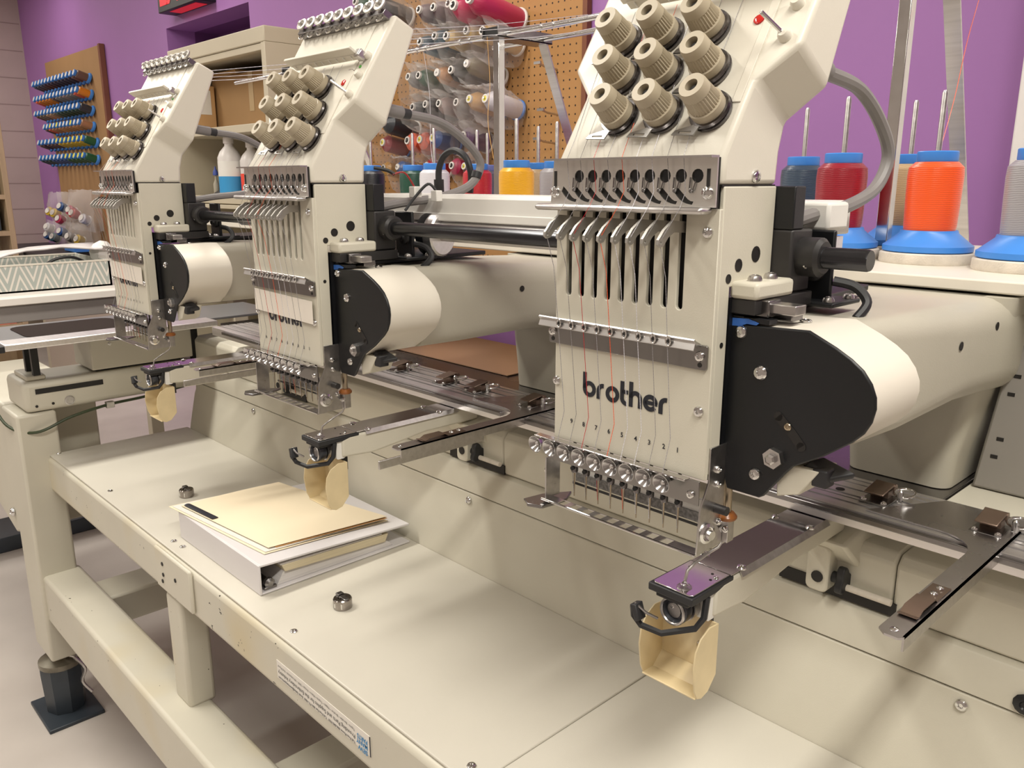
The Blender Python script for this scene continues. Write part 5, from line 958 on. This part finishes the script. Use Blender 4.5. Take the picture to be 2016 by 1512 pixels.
for ri, (z, n, xa, xb, cols) in enumerate(rows):
    for i in range(n):
        x = xa + (xb - xa) * i / (n - 1); key = cols[i]; loc = Vector((x, 1.962, z - 0.034))
        lab = '%s thread spool, %s in the %s row of the small hardboard panel' % (cname[key], nth(i, n), ordn[ri]); grp = 'thread spools, %s row of the small panel' % ordn[ri]
        if key not in protos:
            d = Vector((0, -1, 0.34)).normalized(); t = thing('wall_thread_spool', loc, lab, 'thread spool', grp)
            build('wound_thread', MB().lathe([(0.026, 0.010), (0.027, 0.030), (0.026, 0.076), (0.016, 0.084)], loc, d, 16), thread_mat(key, TC[key]), t)
            build('spool_flange', MB().lathe([(0.036, -0.006), (0.036, 0.004), (0.028, 0.012)], loc, d, 18), spoolblue, t)
            build('spool_top', MB().lathe([(0.020, 0.082), (0.021, 0.096), (0.019, 0.097)], loc, d, 14), spoolblue, t)
            build('end_sticker', MB().lathe([(0.017, 0.0972), (0.017, 0.0985), (0.004, 0.099)], loc, d, 14), spoolwhite if key not in ('lemon', 'emerald', 'tan') else spoolyellow, t)
            protos[key] = t
        else:
            dup(protos[key], loc, lab, grp)
# ================================================================ far left: bags, bins, side table, shelf
cbag = [('lemon', -7.02, 0.98), ('lemon', -6.90, 0.97), ('pink', -6.80, 0.93), ('royal', -6.72, 1.02), ('pink', -6.52, 1.00), ('scarlet', -6.46, 0.98), ('white', -6.25, 0.95), ('royal', -7.15, 0.80), ('teal', -7.00, 0.79), ('blue', -6.80, 0.84), ('grey', -6.62, 0.81), ('lemon', -6.42, 0.80), ('white', -7.12, 0.86)]
bnm = dict(lemon='yellow', pink='pink', royal='blue', scarlet='red', white='white', teal='teal', blue='dark blue', grey='grey')
cdesc = ['left yellow', 'right yellow', 'small pink', 'upper blue', 'large pink', 'red', 'right hand white', 'lower blue', 'teal', 'dark blue', 'grey', 'low yellow', 'left hand white']
for i, (k, x, z) in enumerate(cbag):
    t = thing('small_bobbin', (x, 1.90, z), '%s bobbin in a clear bag low on the small hardboard panel' % cdesc[i], 'bobbin', 'bobbins in hanging bags')
    build('wound_thread', MB().lathe([(0.030, 0.006), (0.034, 0.02), (0.034, 0.05), (0.026, 0.056)], (x, 1.90, z), (0.3, -0.8, 0.4), 16), thread_mat(k, TC[k]), t)
    build('bobbin_rim', MB().lathe([(0.037, 0.0), (0.037, 0.006)], (x, 1.90, z), (0.3, -0.8, 0.4), 18).lathe([(0.020, 0.055), (0.022, 0.062)], (x, 1.90, z), (0.3, -0.8, 0.4), 14), spoolwhite, t)
def hang_bag(x0, x1, z0, z1, lab, seed):
    rnd = random.Random(seed); vs = []; fs = []; n = 12; m = 9
    for s in (0, 1):
        for j in range(m):
            for i in range(n):
                u = i / (n - 1); v = j / (m - 1); bulge = 0.075 * math.sin(math.pi * u) * math.sin(math.pi * min(1, 1.05 - v * 0.95)) + rnd.uniform(-0.006, 0.006)
                vs.append((x0 + (x1 - x0) * u, (1.955 if s else 1.90 - bulge), z0 + (z1 - z0) * v + rnd.uniform(-0.006, 0.006)))
    for s in (0, 1):
        for j in range(m - 1):
            for i in range(n - 1):
                a = s * n * m + j * n + i; fs.append((a, a + 1, a + n + 1, a + n))
    return tag(build('plastic_bag', MB().add(vs, fs), bagm, org=((x0 + x1) / 2, 1.93, z1)), lab, 'bag', 'hanging bags of bobbins')
hang_bag(-7.10, -6.62, 0.90, 1.14, 'clear bag with yellow and blue bobbins hanging on the small panel', 1)
hang_bag(-6.62, -6.12, 0.88, 1.16, 'clear bag with pink bobbins hanging on the small panel', 2)
hang_bag(-7.24, -6.66, 0.74, 0.93, 'lower clear bag with blue and teal bobbins hanging on the small panel', 3)
hang_bag(-6.66, -6.20, 0.75, 0.93, 'lower clear bag with grey and yellow bobbins hanging on the small panel', 4)
bt = thing('parts_bin', (-6.7, 1.80, 0.60), 'black compartment bin on the far counter below the bags', 'bin')
build('bin_shell', MB().hexa([(-7.42, 1.55, 0.62), (-6.02, 1.55, 0.62), (-6.02, 1.95, 0.62), (-7.42, 1.95, 0.62)], [(-7.46, 1.50, 0.74), (-5.98, 1.50, 0.76), (-5.98, 1.95, 0.76), (-7.46, 1.95, 0.74)]), black, bt, bevel=0.004)
for x in (-7.1, -6.7, -6.35): build('divider_edge', MB().box(x, x + 0.008, 1.495, 1.52, 0.62, 0.755), rubber, bt)
tag(build('blue_box', MB().box(-6.16, -5.95, 1.70, 1.90, 0.762, 0.800), spoolblue, bevel=0.006, org=(-6.05, 1.8, 0.762)), 'flat bright blue box on the black compartment bin', 'box')
ct = thing('far_counter', (-6.7, 1.7, 0), 'low counter under the small hardboard panel', 'counter')
build('counter_top', MB().box(-7.55, -5.7, 1.40, 1.97, 0.59, 0.62), cabm, ct)
for x in (-5.78, -7.5): build('counter_leg', MB().box(x, x + 0.06, 1.42, 1.95, 0, 0.59), cabm, ct)
# white-topped side table
wt = thing('side_table', (-3.1, 0.8, 0), 'white topped side table with grey apron behind the left end of the machine', 'table')
build('table_top', MB().box(-3.60, -2.60, 0.20, 1.30, 0.884, 0.905), mat('white_laminate', (0.76, 0.72, 0.67), 0.4, var=0.02), wt, bevel=0.002)
build('apron', MB().box(-3.57, -2.612, 0.22, 1.28, 0.835, 0.884), mat('grey_apron', (0.23, 0.21, 0.20), 0.5, var=0.04), wt, bevel=0.002)
for x in (-3.55, -2.68):
    for y in (0.24, 1.22): build('table_leg', MB().box(x, x + 0.05, y, y + 0.05, 0.05, 0.835), cabm, wt, bevel=0.003)
build('foot_bar', MB().box(-3.25, -3.05, 0.0, 1.4, 0.0, 0.052), footblue, wt, bevel=0.004)
# chevron fabric bin
chev, N, L, b = nt('chevron_fabric'); b.inputs['Roughness'].default_value = 0.85
tc = N.new('ShaderNodeTexCoord'); sp = N.new('ShaderNodeSeparateXYZ'); L.new(tc.outputs['Object'], sp.inputs[0])
def M_(op, a, bb=None):
    n = N.new('ShaderNodeMath'); n.operation = op
    for i, v in enumerate((a, bb)):
        if v is None: continue
        if isinstance(v, (int, float)): n.inputs[i].default_value = v
        else: L.new(v, n.inputs[i])
    return n.outputs[0]
ysum = M_('ADD', sp.outputs[1], sp.outputs[0])
zig = M_('MULTIPLY', M_('PINGPONG', ysum, 0.034), 2.6)
str_ = M_('FRACT', M_('MULTIPLY', M_('ADD', sp.outputs[2], zig), 26.0))
msk = M_('LESS_THAN', str_, 0.36)
mx = N.new('ShaderNodeMix'); mx.data_type = 'RGBA'; L.new(msk, mx.inputs[0]); mx.inputs[6].default_value = (0.36, 0.39, 0.36, 1); mx.inputs[7].default_value = (0.64, 0.60, 0.54, 1); L.new(mx.outputs[2], b.inputs['Base Color'])
fb = thing('fabric_bin', (-2.9, 0.6, 0.905), 'grey green chevron patterned fabric bin on the white side table', 'bin')
BA, BB, BC, BD = -3.05, -2.72, 0.36, 0.875
bw = MB().box(BA, BB, BC, BD, 0.905, 0.910)
for q in ((BA, BA + 0.006, BC, BD), (BB - 0.006, BB, BC, BD), (BA, BB, BC, BC + 0.006), (BA, BB, BD - 0.006, BD)): bw.box(q[0], q[1], q[2], q[3], 0.905, 0.984)
build('bin_wall', bw, chev, fb)
pip = mat('cream_piping', (0.62, 0.58, 0.50), 0.8)
for q in ((BB - 0.0075, BB + 0.0010), (BA - 0.001, BA + 0.0075)): build('bin_rim', MB().box(q[0], q[1], BC, BD, 0.981, 0.9855), pip, fb)
build('bin_handle', MB().box(BB - 0.012, BB - 0.006, 0.50, 0.56, 0.975, 0.992), springbrown, fb, bevel=0.002)
tag(build('black_strap', MB().tube(spline([(-2.79, 0.70, 0.965), (-2.78, 0.74, 0.99), (-2.78, 0.79, 0.992), (-2.80, 0.84, 0.965)], 6), 0.009, 8, flat=0.5), rubber, org=(-2.78, 0.75, 0.91)), 'black strap curling out of the chevron bin', 'strap')
vs = []; rnd = random.Random(3)
for i in range(9):
    for j in range(5):
        vs.append((-2.96 + 0.045 * j, 0.52 + 0.048 * i, 0.988 + 0.022 * math.sin(i * 0.45) * (0.5 + 0.1 * j) + rnd.uniform(-0.004, 0.004) + 0.0045 * i))
fs = [(i * 5 + j, i * 5 + j + 1, (i + 1) * 5 + j + 1, (i + 1) * 5 + j) for i in range(8) for j in range(4)]
wp = build('paper_packet', MB().add(vs, fs), mat('white_packet', (0.72, 0.69, 0.68), 0.35, var=0.1, scale=30), org=(-2.87, 0.7, 0.98))
so = wp.modifiers.new('solid', 'SOLIDIFY'); so.thickness = 0.006
tag(wp, 'white plastic packet lying across the chevron bin', 'packet')
cl2 = MB().lathe([(0.03, 0), (0.038, 0.02), (0.03, 0.045), (0.012, 0.06)], (-2.83, 0.885, 0.975), (0.1, 0.2, 1), 9)
tag(build('crumpled_bag', cl2, whiteplastic, org=(-2.83, 0.885, 0.905)), 'crumpled white bag at the far end of the chevron bin', 'bag')
# wooden shelf unit at the very left
su = thing('wooden_shelf', (-5.75, 0.9, 0), 'wooden shelf unit at the left edge of the picture', 'shelf')
wood = mat('shelf_wood', (0.40, 0.29, 0.18), 0.55, var=0.1, scale=4, stretch=(8, 8, 1))
build('shelf_upright', MB().box(-5.62, -5.38, 1.215, 1.245, 0, 1.75), wood, su, bevel=0.002)
build('shelf_upright', MB().box(-5.62, -5.38, 0.10, 0.13, 0, 1.75), wood, su, bevel=0.002)
for z in (0.12, 0.42, 0.66, 0.945, 1.145, 1.45, 1.72): build('shelf_board', MB().box(-5.62, -5.382, 0.13, 1.215, z - 0.025, z), wood, su)
build('shelf_back', MB().box(-5.635, -5.62, 0.10, 1.245, 0, 1.75), wood, su)
for i, (y, z, m, l) in enumerate(((1.19, 1.145, rubber, 'dark box'), (1.19, 0.945, footblue, 'navy box'))):
    tag(build('storage_box', MB().box(-5.58, -5.43, y - 0.25, y, z, z + 0.13), m, bevel=0.004, org=(-5.5, y - 0.1, z)), l + ' on the wooden shelf at the left edge', 'box')
tag(build('blue_tray', MB().box(-5.58, -5.40, 0.93, 1.20, 0.660, 0.690), spoolblue, bevel=0.004, org=(-5.5, 1.05, 0.66)), 'blue tray on the wooden shelf at the left edge', 'tray')
tag(build('orange_folder', MB().hexa([(-5.58, 0.85, 0.421), (-5.40, 0.85, 0.421), (-5.40, 1.19, 0.421), (-5.58, 1.19, 0.421)], [(-5.58, 0.85, 0.50), (-5.40, 0.85, 0.49), (-5.40, 1.19, 0.475), (-5.58, 1.19, 0.475)]), mat('salmon_card', (0.75, 0.22, 0.15), 0.6, var=0.1, scale=8), org=(-5.5, 1.0, 0.421)), 'salmon orange folders on the low wooden shelf at the left', 'folder')
# control panel left of the machine leg
cpn = thing('control_box', (-2.2, 0.45, 0), 'grey beige control panel bolted left of the machine leg', 'control box')
build('panel_shell', MB().prism([(-2.60, 0.735), (-2.075, 0.735), (-2.075, 0.430), (-2.12, 0.415), (-2.60, 0.52)], fXZ, 0.405, 0.60), paint, cpn, bevel=0.006)
screw(cpn, (-2.11, 0.404, 0.47), (0, -1, 0), 0.010, 0.008)
# cable under the side beam
tag(build('green_cable', MB().tube(spline([(-2.30, 0.36, 0.80), (-2.12, 0.385, 0.755), (-1.99, 0.392, 0.708), (-1.92, 0.43, 0.700), (-1.915, 0.50, 0.722), (-1.922, 0.58, 0.733), (-1.93, 0.66, 0.735), (-1.94, 0.76, 0.742)], 8), 0.0032, 8), mat('dark_green_cable', (0.035, 0.05, 0.02), 0.45, var=0.2), org=(-1.93, 0.45, 0.70)), 'dark green cable sagging under the slotted side beam', 'cable')
cc = tag(build('cable_clip', MB().box(-1.929, -1.916, 0.575, 0.592, 0.726, 0.7395), steel, bevel=0.001, org=(-1.92, 0.58, 0.73)), 'small metal clip holding the green cable to the side beam', 'clip')
# grey sloping cover right of the nearest column
gm = mat('grey_cover_paint', (0.27, 0.25, 0.225), 0.45, var=0.04, scale=4)
gc = thing('grey_cover', (-0.2, 1.0, 0.889), 'grey sloping machine cover with slots at the right edge, under the thread table', 'machine cover')
def slope(x0, x1, name):
    o = []
    pts = [(0.972, 0.8890), (0.985, 1.02), (0.992, 1.06), (1.008, 1.080), (1.04, 1.0905), (1.09, 1.0920), (1.09, 0.889)]
    sh_ = lambda a, z, c: (c + (z - 0.889) * 0.10, a, z)
    return build(name, MB().prism(pts, sh_, x0, x1), gm, gc, bevel=0.003)
slope(-0.2780, -0.2140, 'cover_panel'); slope(-0.2125, 0.05, 'cover_panel')
def cover_y(z): return 0.972 + (z - 0.889) * 0.0992
for x, z in ((-0.268, 0.925), (-0.262, 0.995)):
    for zz, dx in ((z, 0.004), (z + 0.020, 0.007)):
        build('cover_slot', MB().box(x + dx, x + dx + 0.007, cover_y(zz) - 0.0004, cover_y(zz) + 0.002, zz, zz + 0.004), darkhole, gc)
screw(gc, (-0.222, 0.9735, 0.925), (0, -1, 0.1), 0.0045, 0.002)
# red and white packet on the boards behind the far arm
pk = thing('printed_carton', (-2.05, 1.4, 0.905), 'white carton with a bright red label behind the farthest machine arm', 'box')
build('carton_body', MB().box(-2.26, -2.08, 1.36, 1.48, 0.905, 0.985), whiteplastic, pk, bevel=0.002)
build('carton_label', MB().box(-2.23, -2.13, 1.3585, 1.3595, 0.915, 0.955), redl, pk)
ob = thing('open_shelf_board', (-2.3, 1.35, 0), 'dark low board table standing behind the far end of the machine', 'table')
build('board_top', MB().box(-2.55, -1.75, 1.32, 1.80, 0.885, 0.905), blacksteel, ob, bevel=0.002)
for x in (-2.50, -1.80):
    for y in (1.34, 1.74): build('board_leg', MB().box(x, x + 0.04, y, y + 0.04, 0, 0.885), blacksteel, ob)
